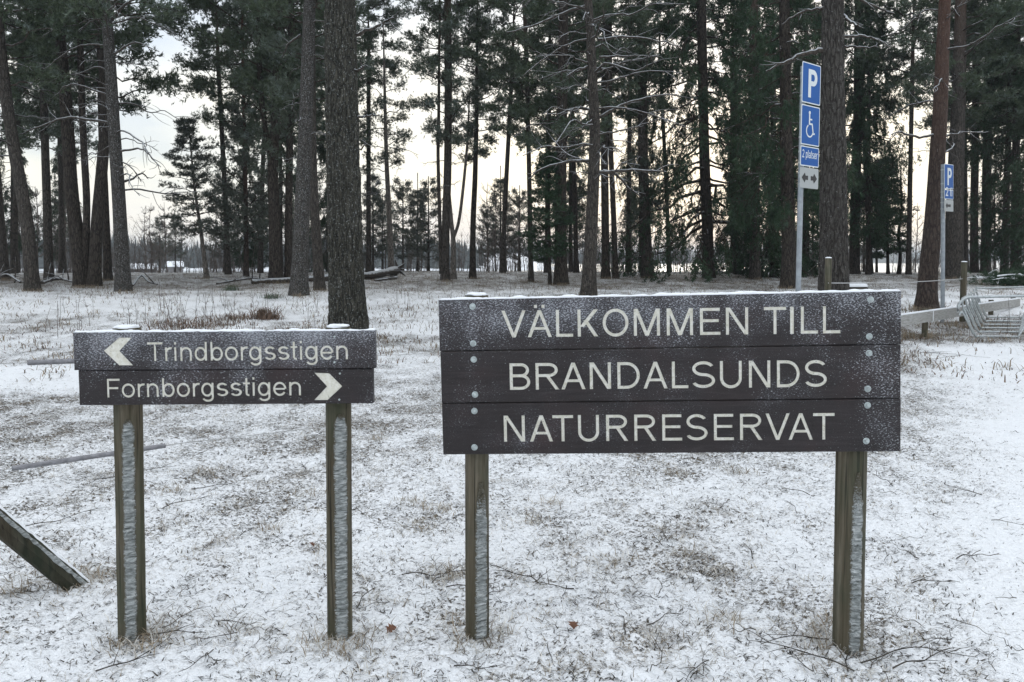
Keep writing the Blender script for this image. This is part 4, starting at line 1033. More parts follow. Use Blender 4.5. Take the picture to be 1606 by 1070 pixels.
def glyph(ch, W, w=0.13):
    """strokes of a letter as quads; cap height 1, width W"""
    v = w*1.10; g = []
    if ch in 'AÄ':
        g = dg((W-v)/2, 1, 0, 0, v) + dg((W-v)/2, 1, W-v, 0, v) + bar(W*.22, .27, W*.78, .27+w*.9)
        if ch == 'Ä': g += bar(W*.28, 1.08, W*.28+w, 1.08+w) + bar(W*.72-w, 1.08, W*.72, 1.08+w)
    elif ch == 'V': g = dg(0, 1, (W-v)/2, 0, v) + dg(W-v, 1, (W-v)/2, 0, v)
    elif ch == 'L': g = bar(0, 0, w, 1) + bar(w, 0, W, w)
    elif ch == 'K': g = bar(0, 0, w, 1) + dg(W-v*1.3, 1, w*.6, .36, v*1.35) + dg(W*.28, .60, W-v*1.2, 0, v*1.2)
    elif ch == 'O': g = arc(W/2, .5, W/2, .52, 0, 360, w, 32)
    elif ch == 'M': g = bar(0, 0, w, 1) + bar(W-w, 0, W, 1) + dg(0.02, 1, W/2-v/2, 0, v*1.05) + dg(W-v-.02, 1, W/2-v/2, 0, v*1.05)
    elif ch == 'N': g = bar(0, 0, w, 1) + bar(W-w, 0, W, 1) + dg(.01, 1, W-v*1.15, 0, v*1.15)
    elif ch == 'E': g = bar(0, 0, w, 1) + bar(w, 1-w, W*.97, 1) + bar(w, .47, W*.92, .47+w*.95) + bar(w, 0, W, w)
    elif ch == 'F': g = bar(0, 0, w, 1) + bar(w, 1-w, W, 1) + bar(w, .44, W*.88, .44+w)
    elif ch == 'T': g = bar(0, 1-w, W, 1) + bar(W/2-w/2, 0, W/2+w/2, 1-w)
    elif ch == 'I': g = bar(0, 0, W, 1)
    elif ch in 'BRP':
        yb = .47 if ch != 'P' else .42; ry = (1-yb)/2
        g = bar(0, 0, w, 1) + bar(w, 1-w, W*.55, 1) + bar(w, yb, W*.55, yb+w) + arc(W*.55, yb+ry, W*.40 if ch != 'P' else W*.45, ry, -90, 90, w)
        if ch == 'B': g += bar(w, 0, W*.55, w) + arc(W*.55, (yb+w)/2, W*.45, (yb+w)/2, -90, 90, w)
        if ch == 'R': g += dg(W*.42, yb+.04, W-v*1.15, 0, v*1.15)
    elif ch == 'D': g = bar(0, 0, w, 1) + bar(w, 1-w, W*.42, 1) + bar(w, 0, W*.42, w) + arc(W*.42, .5, W*.58, .5, -90, 90, w, 14)
    elif ch == 'U': g = bar(0, .36, w, 1) + bar(W-w, .36, W, 1) + arc(W/2, .36, W/2, .38, 180, 360, w, 14)
    elif ch in 'Ss':
        h = 1.0
        ry = (h+w)/4
        g = arc(W/2, h-ry, W*.47, ry, 25, 270, w, 16) + arc(W/2, ry, W*.5, ry, 90, -158, w, 16)
    return g
def low(ch, w=0.12):
    X = .725
    if ch == 'n': return bar(.09, 0, .09+w, X) + arc(.39, .425, .30, .31, 0, 160, w) + bar(.69-w, 0, .69, .425), .777
    if ch == 'r': return bar(.09, 0, .09+w, X) + arc(.38, .425, .29, .31, 72, 165, w), .465
    if ch == 'i': return bar(.095, 0, .095+w, X) + bar(.095, .87, .095+w, 1), .31
    if ch == 'l': return bar(.095, 0, .095+w, 1), .31
    if ch == 'd': return arc(.36, .3625, .31, .375, 0, 360, w, 24) + bar(.69-w, 0, .69, 1), .777
    if ch == 'b': return arc(.42, .3625, .31, .375, 0, 360, w, 24) + bar(.09, 0, .09+w, 1), .777
    if ch == 'p': return arc(.42, .3625, .31, .375, 0, 360, w, 24) + bar(.09, -.27, .09+w, X), .777
    if ch == 'o': return arc(.39, .3625, .34, .38, 0, 360, w, 24), .777
    if ch == 'g': return arc(.36, .3625, .31, .375, 0, 360, w, 24) + bar(.69-w, -.05, .69, X) + arc(.385, -.04, .305, .25, 0, -158, w, 12), .777
    if ch == 's': return [[(x*1.0+.05, y*X) for x, y in q] for q in glyph('S', .60, w*1.25)], .70
    if ch == 't': return bar(.12, .13, .12+w, .96) + bar(0, X-w*.85, .36, X) + arc(.12+.19, .14, .19, .15, 180, 275, w, 6), .388
    if ch == 'e': return arc(.39, .3625, .34, .38, 0, 328, w, 22) + bar(.39-.25, .31, .39+.26, .31+w*.9), .777
    if ch == 'a': return arc(.35, .21, .29, .22, 0, 360, w, 20) + bar(.68-w, 0, .68, .46) + arc(.385, .46, .295, .275, 0, 155, w, 10), .777
    if ch == '2': return arc(.37, .71, .31, .29, -35, 165, w, 14) + dg(.52, .56, .05, .06, w*1.25) + bar(.05, 0, .69, w), .777
    if ch == 'T': return [[(x+.03, y) for x, y in q] for q in glyph('T', .80, w)], .853
    if ch == 'F': return [[(x+.11, y) for x, y in q] for q in glyph('F', .66, w)], .80
    return [], .388

def letter_mesh(quads, y, back, mat, name="letter", step=0.00012):
    """thin raised or sunk shapes in the x,z plane at depth y; each stroke a hair deeper so none are flush"""
    m_ = MB()
    for i, q in enumerate(quads): m_.prism(q, y + (i % 7)*step, back)
    return m_.mesh(name, [M[mat]])

# ------------------------------------------------------------------ the two wooden signs
def hexbolt(m_, x, y, z, r=0.011):
    m_.add([(x + r*1.5*math.cos(a), y, z + r*1.5*math.sin(a)) for a in np.linspace(0, 2*np.pi, 16, endpoint=False)] +
           [(x + r*1.35*math.cos(a), y-.002, z + r*1.35*math.sin(a)) for a in np.linspace(0, 2*np.pi, 16, endpoint=False)],
           [tuple(range(16, 32))[::-1]] + [(i, i+16, (i+1) % 16+16, (i+1) % 16) for i in range(16)])
    a6 = np.linspace(0.3, 0.3+2*np.pi, 6, endpoint=False)
    V = [(x + r*math.cos(a), y-.002, z + r*math.sin(a)) for a in a6] + [(x + r*math.cos(a), y-.009, z + r*math.sin(a)) for a in a6] + [(x + r*.7*math.cos(a), y-.012, z + r*.7*math.sin(a)) for a in a6]
    m_.add(V, [tuple(range(12, 18))[::-1]] + [(i+6*k, i+6+6*k, (i+1) % 6+6+6*k, (i+1) % 6+6*k) for k in (0, 1) for i in range(6)])
def snow_strip(L, d, h, seed, n=240):
    """a ragged bead of snow lying along a top edge: x from 0 to L, y from 0 to d"""
    rs = np.random.default_rng(seed)
    xs = np.linspace(0, L, n); prof = [(0, 0), (-.03, .35), (.12, .85), (.35, 1.0), (.7, .95), (.95, .6), (1.02, 0)]
    V = []
    for i, x in enumerate(xs):
        hh = h*(.15 + 1.7*float(fbm2(x*22, seed, 3, 3))) * (0.3 if i in (0, n-1) else 1)
        off = (float(noise2(x*45, 0, seed)) - .5)*.006
        for a, b in prof: V.append((x, a*d + (off if b < .9 else 0), b*hh + (noise2(x*60, b*9, 5) - .5)*.003*(b > 0)))
    k = len(prof); F = []
    for i in range(n-1):
        for j in range(k-1):
            a = i*k+j; F.append((a, a+1, a+k+1, a+k))
    F.append(tuple(range(k))[::-1]); F.append(tuple(range((n-1)*k, n*k)))
    m_ = MB(); m_.add(V, F); return m_.mesh("snow_edge", [M['snow']], True)
def rime(face_w, h0, h1, seed, apex=False):
    """crusty ice on the face of a post: local x across, z up, bulging to -y"""
    nx, nz_ = 14, max(20, int((h1-h0)/.0035))
    U, Zz = np.meshgrid(np.linspace(-1, 1, nx), np.linspace(h0, h1, nz_))
    edge = face_w/2*(0.92 + .16*(noise2(Zz*70, seed + 9.0*(U > 0), seed) - .3) + .10*(noise2(Zz*14, seed + 5.0*(U > 0), seed) - .5))
    edge = edge * (sstep(1.03, .75, (Zz-h0)/(h1-h0))**.4 if apex else sstep(1.01, .94, (Zz-h0)/(h1-h0))**.4)
    X = U*edge + .003*(noise2(Zz*60, 0*Zz, seed+7)-.5)
    rip = noise2(X*30 + 3, Zz*125 + 7*noise2(X*40, Zz*12, 3), seed+1)
    rip2 = noise2(X*120, Zz*170, seed+2)
    prof = np.clip(1 - U**6, 0, 1)
    Yy = -(.0008 + .009*sstep(.15,.85,rip)*prof + .004*rip2*prof)*prof + .001*(1-prof)
    k = nx; i, j = np.meshgrid(np.arange(nz_-1), np.arange(k-1), indexing='ij')
    F = np.stack([i*k+j, i*k+j+1, (i+1)*k+j+1, (i+1)*k+j], -1).reshape(-1, 4)
    me = mesh_np("rime", np.stack([X, Yy, Zz], -1).reshape(-1, 3), F, True, [M['ice']])
    tz_ = (Zz-h0)/(h1-h0)
    ed = np.maximum(np.abs(U)**3, (sstep(.70, 1.0, tz_) if apex else sstep(.96, 1.0, tz_)))
    at = me.attributes.new("edge", 'FLOAT', 'POINT'); at.data.foreach_set("value", ed.ravel().astype(np.float32))
    return me
def sign_frame(bl, br, tl):
    """local frame of a board: origin bottom-left, x along, z up, y away from the viewer"""
    ex = (br - bl)/np.linalg.norm(br - bl)
    up = tl - bl; up = up - ex*np.dot(up, ex); up = up/np.linalg.norm(up)
    ey = np.cross(up, ex)
    M4 = Matrix(((ex[0], ey[0], up[0], bl[0]), (ex[1], ey[1], up[1], bl[1]), (ex[2], ey[2], up[2], bl[2]), (0, 0, 0, 1)))
    return M4, ex, ey, up
class Board:
    def __init__(s, bl, br, tl):
        s.M, s.ex, s.ey, s.up = sign_frame(bl, br, tl); s.o = bl
    def loc(s, px, py, off=0.0):
        r = ray(px, py); o = np.array([0, 0, CAMH]) - s.o
        t = (off - np.dot(o, s.ey))/np.dot(r, s.ey)
        q = o + t*r
        return float(np.dot(q, s.ex)), float(np.dot(q, s.up))
def carve(me_box, quads, depth, mat):
    """cut the strokes into the plank with an exact boolean; returns a new mesh"""
    m_ = MB()
    for i, q in enumerate(quads): m_.prism(q, -.01 - (i % 5)*.0003, depth + (i % 5)*.00005)
    cm = m_.mesh("cut", [])
    a = bpy.data.objects.new("a", me_box); b = bpy.data.objects.new("b", cm)
    COL.objects.link(a); COL.objects.link(b)
    md = a.modifiers.new("b", 'BOOLEAN'); md.operation = 'DIFFERENCE'; md.object = b; md.solver = 'EXACT'; md.use_self = True
    dgp = bpy.context.evaluated_depsgraph_get()
    res = bpy.data.meshes.new_from_object(a.evaluated_get(dgp))
    bpy.data.objects.remove(a); bpy.data.objects.remove(b); bpy.data.meshes.remove(cm)
    return res
def plank(parent, x0, x1, z0, z1, th, mat, quads, yoff=0.0):
    bv = .003
    xs = [(x0+bv, x1-bv)]
    m_ = MB()
    V = []
    for (y, i) in ((0, bv), (bv, 0), (th-bv, 0), (th, bv)):
        V += [(x0+i, y, z0+i), (x1-i, y, z0+i), (x1-i, y, z1-i), (x0+i, y, z1-i)]
    F = [(0, 1, 2, 3), (15, 14, 13, 12)]
    for k in range(3):
        for j in range(4): F.append((4*k+j, 4*k+4+j, 4*k+4+(j+1) % 4, 4*k+(j+1) % 4))
    m_.add(V, F)
    me = m_.mesh("plank", [mat])
    if quads:
        r = carve(me, quads, .0035, mat)
        if len(r.polygons) > 20:
            me = r
            if not me.materials: me.materials.append(mat)
            me.name = "plank"
    return link("plank", me, parent, (0, yoff, 0))

def fit(quads, x0, x1, zb0, zt0, zb1, zt1):
    """map unit letter (cap height 1, width W) onto a local rectangle"""
    xs = [p[0] for q in quads for p in q]; a, b = min(xs), max(xs)
    res = []
    for q in quads:
        r_ = []
        for x, y in q:
            u = (x-a)/(b-a)
            zb, zt = zb0*(1-u)+zb1*u, zt0*(1-u)+zt1*u
            r_.append((x0+(x1-x0)*u, zb+(zt-zb)*y))
        res.append(r_)
    return res

def post(parent, name, xb, yb, xt, yt, wpx, Y, zbase, rot, extra_top=0.0, ice=None, seed=0, chamfer=0.42, cap=True):
    """octagonal post between two pixels of the photo at distance Y (parent at world origin frame)"""
    a = P(xb, yb, Y); b = P(xt, yt, Y)
    r = wpx*Y/FPX/2
    a[2] -= .12
    k = 8
    an = np.arange(k)*np.pi/4 + np.pi/8 + rot
    m_ = MB()
    rr = r/math.cos(np.pi/8)*.97
    nl = 60
    V = []
    for i in range(nl):
        t = i/(nl-1); c = a + (b-a)*t
        w = 1 + .02*(float(noise2(t*9, seed, 1))-.5)
        if i == nl-1: w *= .96
        for q in an: V.append(tuple(np.array([math.cos(q)*rr*w, math.sin(q)*rr*w, 0]) + c))
    F = [(i*k+j, i*k+(j+1) % k, (i+1)*k+(j+1) % k, (i+1)*k+j) for i in range(nl-1) for j in range(k)]
    F += [tuple(range(k))[::-1], tuple(range((nl-1)*k, nl*k))]
    m_.add(np.array(V), F)
    o = link(name, m_.mesh(name, [M['post']]), parent)
    if ice:
        (ang, wf, ybot, ytop) = ice
        z0, z1 = P(xb, ybot, Y)[2], P(xt, ytop, Y)[2]
        me = rime(wf, z0, z1, seed, seed < 10)
        ii = link("rime", me, o)
        ap = r*.985
        # lies on the post face that points along ang (0 = towards the viewer, positive = to the right)
        tz = (b-a)/np.linalg.norm(b-a)
        nrm = np.array([math.sin(ang), -math.cos(ang), 0])
        f0 = (z0 - a[2])/(b[2]-a[2])
        base = a + (b-a)*f0 + nrm*ap
        M3 = Matrix.Rotation(ang, 4, 'Z')
        sh = Matrix.Translation(Vector((base[0], base[1], z0))) @ M3 @ Matrix.Translation(Vector((0, 0, -z0)))
        # follow the post's slight lean
        lean = Matrix.Identity(4); lean[0][2] = (b[0]-a[0])/(b[2]-a[2])
        L0 = Matrix.Translation(Vector((base[0], base[1], z0))) @ lean @ M3 @ Matrix.Translation(Vector((0, 0, -z0)))
        me.transform(L0)
    if cap:
        n = 20; V = [(0, 0, .009)]
        for ring, (rf, zf) in enumerate(((.55, .009), (.85, .0075), (.99, .003), (.98, -.002))):
            for i in range(n):
                q = i*2*np.pi/n; w = .90*rf*r*(1 + .30*(float(noise2(i*.9, ring, seed+3))-.5)); V.append((w*math.cos(q), w*math.sin(q), zf + .003*float(noise2(i, ring, 4))))
        F = [(0, 1+i, 1+(i+1) % n) for i in range(n)] + [(1+r_*n+i, 1+(r_+1)*n+i, 1+(r_+1)*n+(i+1) % n, 1+r_*n+(i+1) % n) for r_ in range(3) for i in range(n)]
        m_ = MB(); m_.add(np.array(V) + b, F); link("snow_cap", m_.mesh("snow_cap", [M['snow']], True), parent)
    return o

# ---- the big welcome sign
YL, YR = 2.93, 2.83
B1 = Board(P(695, 714, YL), P(1408, 709, YR), P(692, 470, YL))
W1 = B1.loc(1413, 580)[0]; H1 = B1.loc(693, 470)[1]
sg = thing("welcome_sign", "wide dark brown sign of three planks reading VÄLKOMMEN TILL BRANDALSUNDS NATURRESERVAT", "sign")
def holder(parent, mat4, name):
    return mat4
bz = [0, H1*.3345, H1*.668, H1]
mats1 = [m_plank_mat("big_sign_plank_low", H1, -.15, 00.05, .3, W1), m_plank_mat("big_sign_plank_mid", H1+.05, 0.02, 0.12, .4, W1), m_plank_mat("big_sign_plank_top", H1, H1*.55, 0.48, .42, W1)]
lines = [
 ("NATURRESERVAT", [(790.6, 823.6), (831.2, 867.5), (867, 899.5), (907, 940), (951, 985.7), (995.2, 1029.6), (1039, 1070.3), (1077, 1110.2), (1120, 1151.6), (1161, 1196.3), (1201, 1239.2), (1237, 1275.5), (1275.5, 1309.6)], (652.2, 693.4, 648, 689.8)),
 ("BRANDALSUNDS", [(799.8, 831.8), (840.4, 877.3), (880.5, 918.5), (925.3, 958.6), (968.6, 1003.8), (1009.3, 1047.2), (1054, 1079.8), (1086, 1121.8), (1129.4, 1163.8), (1174.7, 1208.5), (1218.6, 1254.6), (1262.7, 1297.2)], (570, 611.8, 564.5, 607)),
 ("VÄLKOMMENTILL", [(787, 825), (827.7, 865.6), (872.4, 899), (906.3, 938.8), (945.6, 986.2), (994.4, 1035.5), (1046, 1087.4), (1098.2, 1130.5), (1138.9, 1174.1), (1198.5, 1233.7), (1239.7, 1245.7), (1256.5, 1283.6), (1291.2, 1318.8)], (487.5, 529.8, 480.2, 523))]
bolts_px = {0: [(744, 645), (744, 702), (1361, 636), (1359, 692)], 1: [(743, 564), (745, 619), (1363, 554), (1361, 610)], 2: [(741, 481), (742, 539), (1366, 470), (1364, 528)]}
holes = []
for pi in range(3):
    txt, xs, (yt0, yb0, yt1, yb1) = lines[pi]
    xa, xz = xs[0][0], xs[-1][1]
    letters, allq = [], []
    for ch, (a, b) in zip(txt, xs):
        f0, f1 = (a-xa)/(xz-xa), (b-xa)/(xz-xa)
        t0, b0 = yt0+(yt1-yt0)*f0, yb0+(yb1-yb0)*f0
        t1, b1 = yt0+(yt1-yt0)*f1, yb0+(yb1-yb0)*f1
        W = (b-a)/(b0-t0)
        lx0, lzb0 = B1.loc(a, b0); _, lzt0 = B1.loc(a, t0)
        lx1, lzb1 = B1.loc(b, b1); _, lzt1 = B1.loc(b, t1)
        q = fit(glyph(ch, W, .116), lx0, lx1, lzb0, lzt0, lzb1, lzt1)
        letters.append((ch, q)); allq += q
    pl = plank(sg, -.003*(pi == 2), W1 + .002*(pi != 1), bz[pi]+.0015, bz[pi+1]-.0015, .034, mats1[pi], allq, [0.002, 0, .003][pi])
    for ch, q in letters:
        link("letter", letter_mesh(q, .0022, .0040, 'paint'), pl)
    for (bx, by) in bolts_px[pi]:
        x, z = B1.loc(bx, by); m_ = MB(); hexbolt(m_, x, 0, z, .0085)
        link("bolt", m_.mesh("bolt", [M['bolt']]), pl)
    pl.matrix_basis = B1.M @ pl.matrix_basis
sn_ = link("snow_edge", snow_strip(W1, .034, .0075, 3), sg)
sn_.matrix_basis = B1.M @ Matrix.Translation((0, .003, H1-.002))
post(sg, "post", 748.5, 1016, 747.5, 463, 36, 3.015, 0, .41, ice=(.41, .056, 1014, 752), seed=2)
post(sg, "post", 1329.5, 1022, 1340, 470, 44, 2.93, 0, .05, ice=(.05, .050, 1022, 735), seed=5, cap=False)

# ---- the smaller arrow sign
Y2 = 2.93
B2 = Board(P(126, 636, Y2), P(585, 633, Y2-.003), P(124, 582, Y2))
def rect2(px0, py0, px1, py1):
    return B2.loc(px0, py0), B2.loc(px1, py1)
ars = thing("trail_sign", "smaller dark two plank sign with arrows reading Trindborgsstigen and Fornborgsstigen", "sign")
(ax0, az0), (ax1, az1) = rect2(117, 580, 588, 518)
xL, zL = B2.loc(124, 636); xR, _ = B2.loc(585, 633)
zmid = B2.loc(350, 579.5)[1]; ztop = B2.loc(350, 519.5)[1]
mu = m_plank_mat("arrow_plank_top", ztop, zmid - .10, 0.66, .38, 0)
ml = m_plank_mat("arrow_plank_low", ztop + .12, -.04, 0.35, .6, 0)
def word(board, txt, x0, x1, yt, yb, yb1):
    """lay out a word of lower case letters so it spans two pixels of the photo"""
    adv, items = 0, []
    for ch in txt:
        q, a = low(ch, .115); items.append((ch, q, adv)); adv += a
    xs = [p[0]+o for _, q, o in items for s_ in q for p in s_]
    mn, mx_ = min(xs), max(xs)
    lx0, lz0 = board.loc(x0, yb); lx1, lz1 = board.loc(x1, yb1); _, lt = board.loc(x0, yt)
    res = []
    for ch, q, o in items:
        res.append((ch, [[(lx0 + (p[0]+o-mn)/(mx_-mn)*(lx1-lx0), lz0 + (lz1-lz0)*(p[0]+o-mn)/(mx_-mn) + p[1]*(lt-lz0)) for p in s_] for s_ in q]))
    return res
def poly_local(board, pts): return [board.loc(x, y) for x, y in pts]
o90 = lambda x, y: (90 + x/3.03, 480 + y/3.03)
ar1 = poly_local(B2, [o90(*p) for p in [(222, 213), (297, 213), (355, 150), (295, 150)]]), poly_local(B2, [o90(*p) for p in [(222, 213), (295, 282), (362, 282), (297, 213)]])
ar2 = poly_local(B2, [o90(*p) for p in [(1220, 318), (1290, 320), (1353, 382), (1280, 383)]]), poly_local(B2, [o90(*p) for p in [(1353, 382), (1283, 448), (1220, 448), (1280, 383)]])
w1_ = word(B2, "Trindborgsstigen", 231.9, 546, 537, 566.5, 563.5)
w2_ = word(B2, "Fornborgsstigen", 167.6, 471.9, 594.5, 623.8, 620.5)
for (xa, xb, z0, z1, mt, wd, arw, yo, bl) in ((ax0, ax1, zmid+.001, ztop, mu, w1_, ar1, -.004, [(181, 571), (525, 568), (525, 528)]), (xL, xR, 0, zmid-.001, ml, w2_, ar2, .002, [(533, 586), (532, 627)])):
    q = [s_ for _, ss_ in wd for s_ in ss_] + list(arw)
    pl = plank(ars, xa, xb, z0, z1, .036, mt, q, yo)
    for ch, ss_ in wd: link("letter", letter_mesh(ss_, .0022, .0040, 'paint'), pl)
    link("arrow", letter_mesh(arw, .0022, .0040, 'paint'), pl)
    for (bx, by) in bl:
        x, z = B2.loc(bx, by); m_ = MB(); m_.tube(np.array([(x, .001, z), (x, -.0015, z), (x, -.003, z)]), [.0042, .0042, .003], 10)
        link("screw", m_.mesh("screw", [M['bolt']]), pl)
    pl.matrix_basis = B2.M @ pl.matrix_basis
sn_ = link("snow_edge", snow_strip(ax1-ax0, .036, .007, 7), ars)
sn_.matrix_basis = B2.M @ Matrix.Translation((ax0, -.003, ztop-.002))
post(ars, "post", 207.5, 1013, 199, 514, 42, 3.03, 0, .42, ice=(.42, .050, 1013, 654), seed=11)
post(ars, "post", 533, 1023, 530, 513, 39, 3.02, 0, .38, ice=(.38, .058, 1022, 646), seed=14)

# ------------------------------------------------------------------ parking signs
def rrect(x0, z0, x1, z1, r, n=5):
    p = []
    for cx, cz, a0 in ((x1-r, z1-r, 0), (x0+r, z1-r, 90), (x0+r, z0+r, 180), (x1-r, z0+r, 270)):
        for i in range(n+1):
            a = R(a0 + 90*i/n); p.append((cx+r*math.cos(a), cz+r*math.sin(a)))
    return p
def sign_panel(parent, w, z0, z1, kind_, lab=None):
    """thin plate facing local -y, centred on x=0, with rim and symbol as its pieces"""
    m_ = MB(); m_.prism(rrect(-w/2, z0, w/2, z1, .02), 0, .004, 0)
    o = link("panel", m_.mesh("panel", [M['white' if kind_ != 'arrows' and kind_ != 'arrow' else 'plate']]), parent)
    if lab: o['label'] = lab
    if kind_ not in ('arrows', 'arrow'):
        m_ = MB(); m_.prism(rrect(-w/2+.014, z0+.014, w/2-.014, z1-.014, .014), -.0010, -.0002, 0)
        link("blue_field", m_.mesh("blue_field", [M['blue']]), o)
    h = z1-z0; q = []
    mat = 'white'
    if kind_ == 'P':
        hh = h*.70; q = [[(x*hh - .26*hh + .02, y*hh + z0 + h*.15) for x, y in s_] for s_ in glyph('P', .58, .17)]
    elif kind_ == 'wheel':
        s = h*.80
        T_ = lambda pts: [(x*s - .02, y*s + z0 + h*.5) for x, y in pts]
        q = [T_(s_) for s_ in arc(-.02, .40, .055, .055, 0, 360, .054, 14)]
        q += [T_(s_) for s_ in bar(-.055, .02, .01, .35)]
        q += [T_(s_) for s_ in bar(.01, .17, .13, .215)]
        q += [T_(s_) for s_ in bar(.01, .02, .16, .075)]
        q += [T_([(.115, .02), (.165, .06), (.235, -.26), (.185, -.28)])]
        q += [T_([(.19, -.28), (.21, -.235), (.30, -.215), (.30, -.265)])]
        q += [T_(s_) for s_ in arc(0, -.17, .21, .21, 118, 340, .045, 20)]
    elif kind_ == 'text':
        adv, items = 0, []
        for ch in "2 platser":
            g_, a = low(ch, .115); items.append((g_, adv)); adv += a
        k_ = (w - .075)/adv
        qs = [[[((x+o_)*k_ - (w-.075)/2, y*k_*1.5 + z0 + h*.42) for x, y in s_] for s_ in g_] for g_, o_ in items if g_]
    elif kind_ == 'small':
        adv, items = 0, []
        for ch in "2 ti":
            g_, a = low(ch, .15); items.append((g_, adv)); adv += a
        k_ = (w - .12)/adv
        qs = [[[((x+o_)*k_ - (w-.12)/2, y*k_ + z0 + h*.33) for x, y in s_] for s_ in g_] for g_, o_ in items if g_]
    else:
        mat = 'black'; zc = (z0+z1)/2
        def arw(x0, s, l):
            return [[(x0, zc), (x0+s*.07, zc+.065), (x0+s*.09, zc+.03), (x0+s*.09, zc-.03), (x0+s*.07, zc-.065)], [(x0+s*.0905, zc-.026), (x0+s*.0905, zc+.026), (x0+s*l, zc+.03), (x0+s*l, zc-.03)]]
        qs = [arw(-w/2+.04, 1, .15), arw(w/2-.04, -1, .15)]; q = arw(-w/2+.07, 1, .26)
    if kind_ in ('text', 'small', 'arrows'):
        for q1 in qs: link("arrow" if kind_ == 'arrows' else "letter", letter_mesh(q1, -.0032, -.0012, mat, "symbol"), o)
    else: link("symbol", letter_mesh(q, -.0032, -.0012, mat, "symbol"), o)
    return o
def parking_sign(label, px, pybase, depth, ptop, panels, w, yaw, lean, polew):
    b = P(px, pybase, depth)
    b[2] = float(gz(b[0], b[1]))
    top = P(ptop[0], ptop[1], depth)
    o = thing("parking_sign", label, "road sign", tuple(b))
    L = top - b
    m_ = MB(); m_.tube(np.array([(0, 0, -.3), L*.5, L + (0, 0, .0)]), polew*depth/FPX/2, 14)
    link("pole", m_.mesh("pole", [M['pole']], True), o)
    r = polew*depth/FPX/2
    ux = L[0]/L[2]
    for (k_, y0, y1, lab) in panels:
        z0, z1 = P(px, y1, depth)[2]-b[2], P(px, y0, depth)[2]-b[2]
        pn = sign_panel(o, w, z0, z1, k_, lab)
        sh = Matrix.Identity(4); sh[0][2] = ux
        off = Matrix.Translation((0, -r-.012, 0))
        c0 = (w/2)*math.cos(yaw) - r*1.0
        pn.matrix_basis = Matrix.Translation((.07, 0, 0)) @ Matrix.Rotation(math.atan(ux), 4, 'Y') @ Matrix.Rotation(yaw, 4, 'Z') @ off
        for zz in (z0 + (z1-z0)*.22, z1 - (z1-z0)*.22):
            m_ = MB(); m_.tube(np.array([(ux*zz, 0, zz-.012), (ux*zz, 0, zz+.012)]), r+.004, 12); m_.box((ux*zz - .03, -r-.012, zz-.012), (ux*zz+.06, -r+.01, zz+.012))
            link("clamp", m_.mesh("clamp", [M['galv']]), o)
    return o
parking_sign("tall blue disabled parking sign reading 2 platser in front of the thick scaly pine", 1249.5, 560, 10.2, (1260, 104),
             [('P', 101, 164, "blue panel with a white P"), ('wheel', 167, 229, "blue panel with a white wheelchair symbol"), ('text', 231, 262, "blue panel reading 2 platser"), ('arrows', 264, 296, "grey panel with two black arrows")],
             .45, R(38), 0, 8.2)
parking_sign("smaller distant blue parking sign on a grey pole right of the reddish leaning pine", 1478.5, 514, 16.6, (1479, 258),
             [('P', 258, 297, "blue panel with a white P"), ('small', 298, 313, "small blue panel with white text"), ('arrow', 314, 332, "grey panel with one black arrow")],
             .48, R(39), 0, 6.2)

# ------------------------------------------------------------------ wooden rail, fence posts, wire
rl = thing("wooden_rail", "weathered snowy timber rail on short posts right of the big sign", "barrier")
p1 = np.array([P(1450, 532, 14.4)[0], 14.4]); p2 = np.array([P(1588, 500, 19.3)[0], 19.3])
du = (p2-p1)/np.linalg.norm(p2-p1); nu = np.array([-du[1], du[0]])
def rail_at(t): return p1 + du*t
za = P(1450, 488, 14.4)[2]; zb_ = P(1588, 469, 19.3)[2]; LL = np.linalg.norm(p2-p1)
def seg(t0, t1, th=.05, hh=.20, dz=0):
    c0, c1 = rail_at(t0), rail_at(t1); z0, z1 = za+(zb_-za)*t0/LL+dz, za+(zb_-za)*t1/LL+dz
    o_ = -nu*.10*0 + np.array([du[1], -du[0]])*.09
    V = []
    for c, z in ((c0, z0), (c1, z1)):
        for s, q in ((0, 0), (th, 0), (th, hh), (0, hh)):
            pt = c + o_ + np.array([du[1], -du[0]])*s*(-1)
            V.append((pt[0], pt[1], z - hh + q))
    return V, [(3, 2, 1, 0), (4, 5, 6, 7), (0, 1, 5, 4), (1, 2, 6, 5), (2, 3, 7, 6), (3, 0, 4, 7)]
for t0, t1 in ((-2.6, .165), (.185, 7.3)):
    V, F = seg(t0, t1); m_ = MB(); m_.add(V, F); link("board", m_.mesh("board", [M['railwood']]), rl)
V, F = seg(-2.6, 7.3, .055, .022, .0225); m_ = MB(); m_.add(V, F); link("snow_edge", m_.mesh("snow_edge", [M['snow']]), rl)
m_ = MB(); V, F = seg(.16, .19, .056, .23, .02); m_.add(np.array(V) + np.array([du[1], -du[0], 0])*.003, F); link("strap", m_.mesh("strap", [M['snow']]), rl)
for t in (-2.3, 0, 4.8 - .0, 6.95):
    c = rail_at(t); z = za+(zb_-za)*t/LL
    g0 = float(gz(*c)); m_ = MB(); m_.tube(np.array([(c[0], c[1], g0-.2), (c[0], c[1], z*.5+g0*.5), (c[0], c[1], z+.05)]), .055, 12)
    link("post", m_.mesh("post", [M['post']], True), rl)
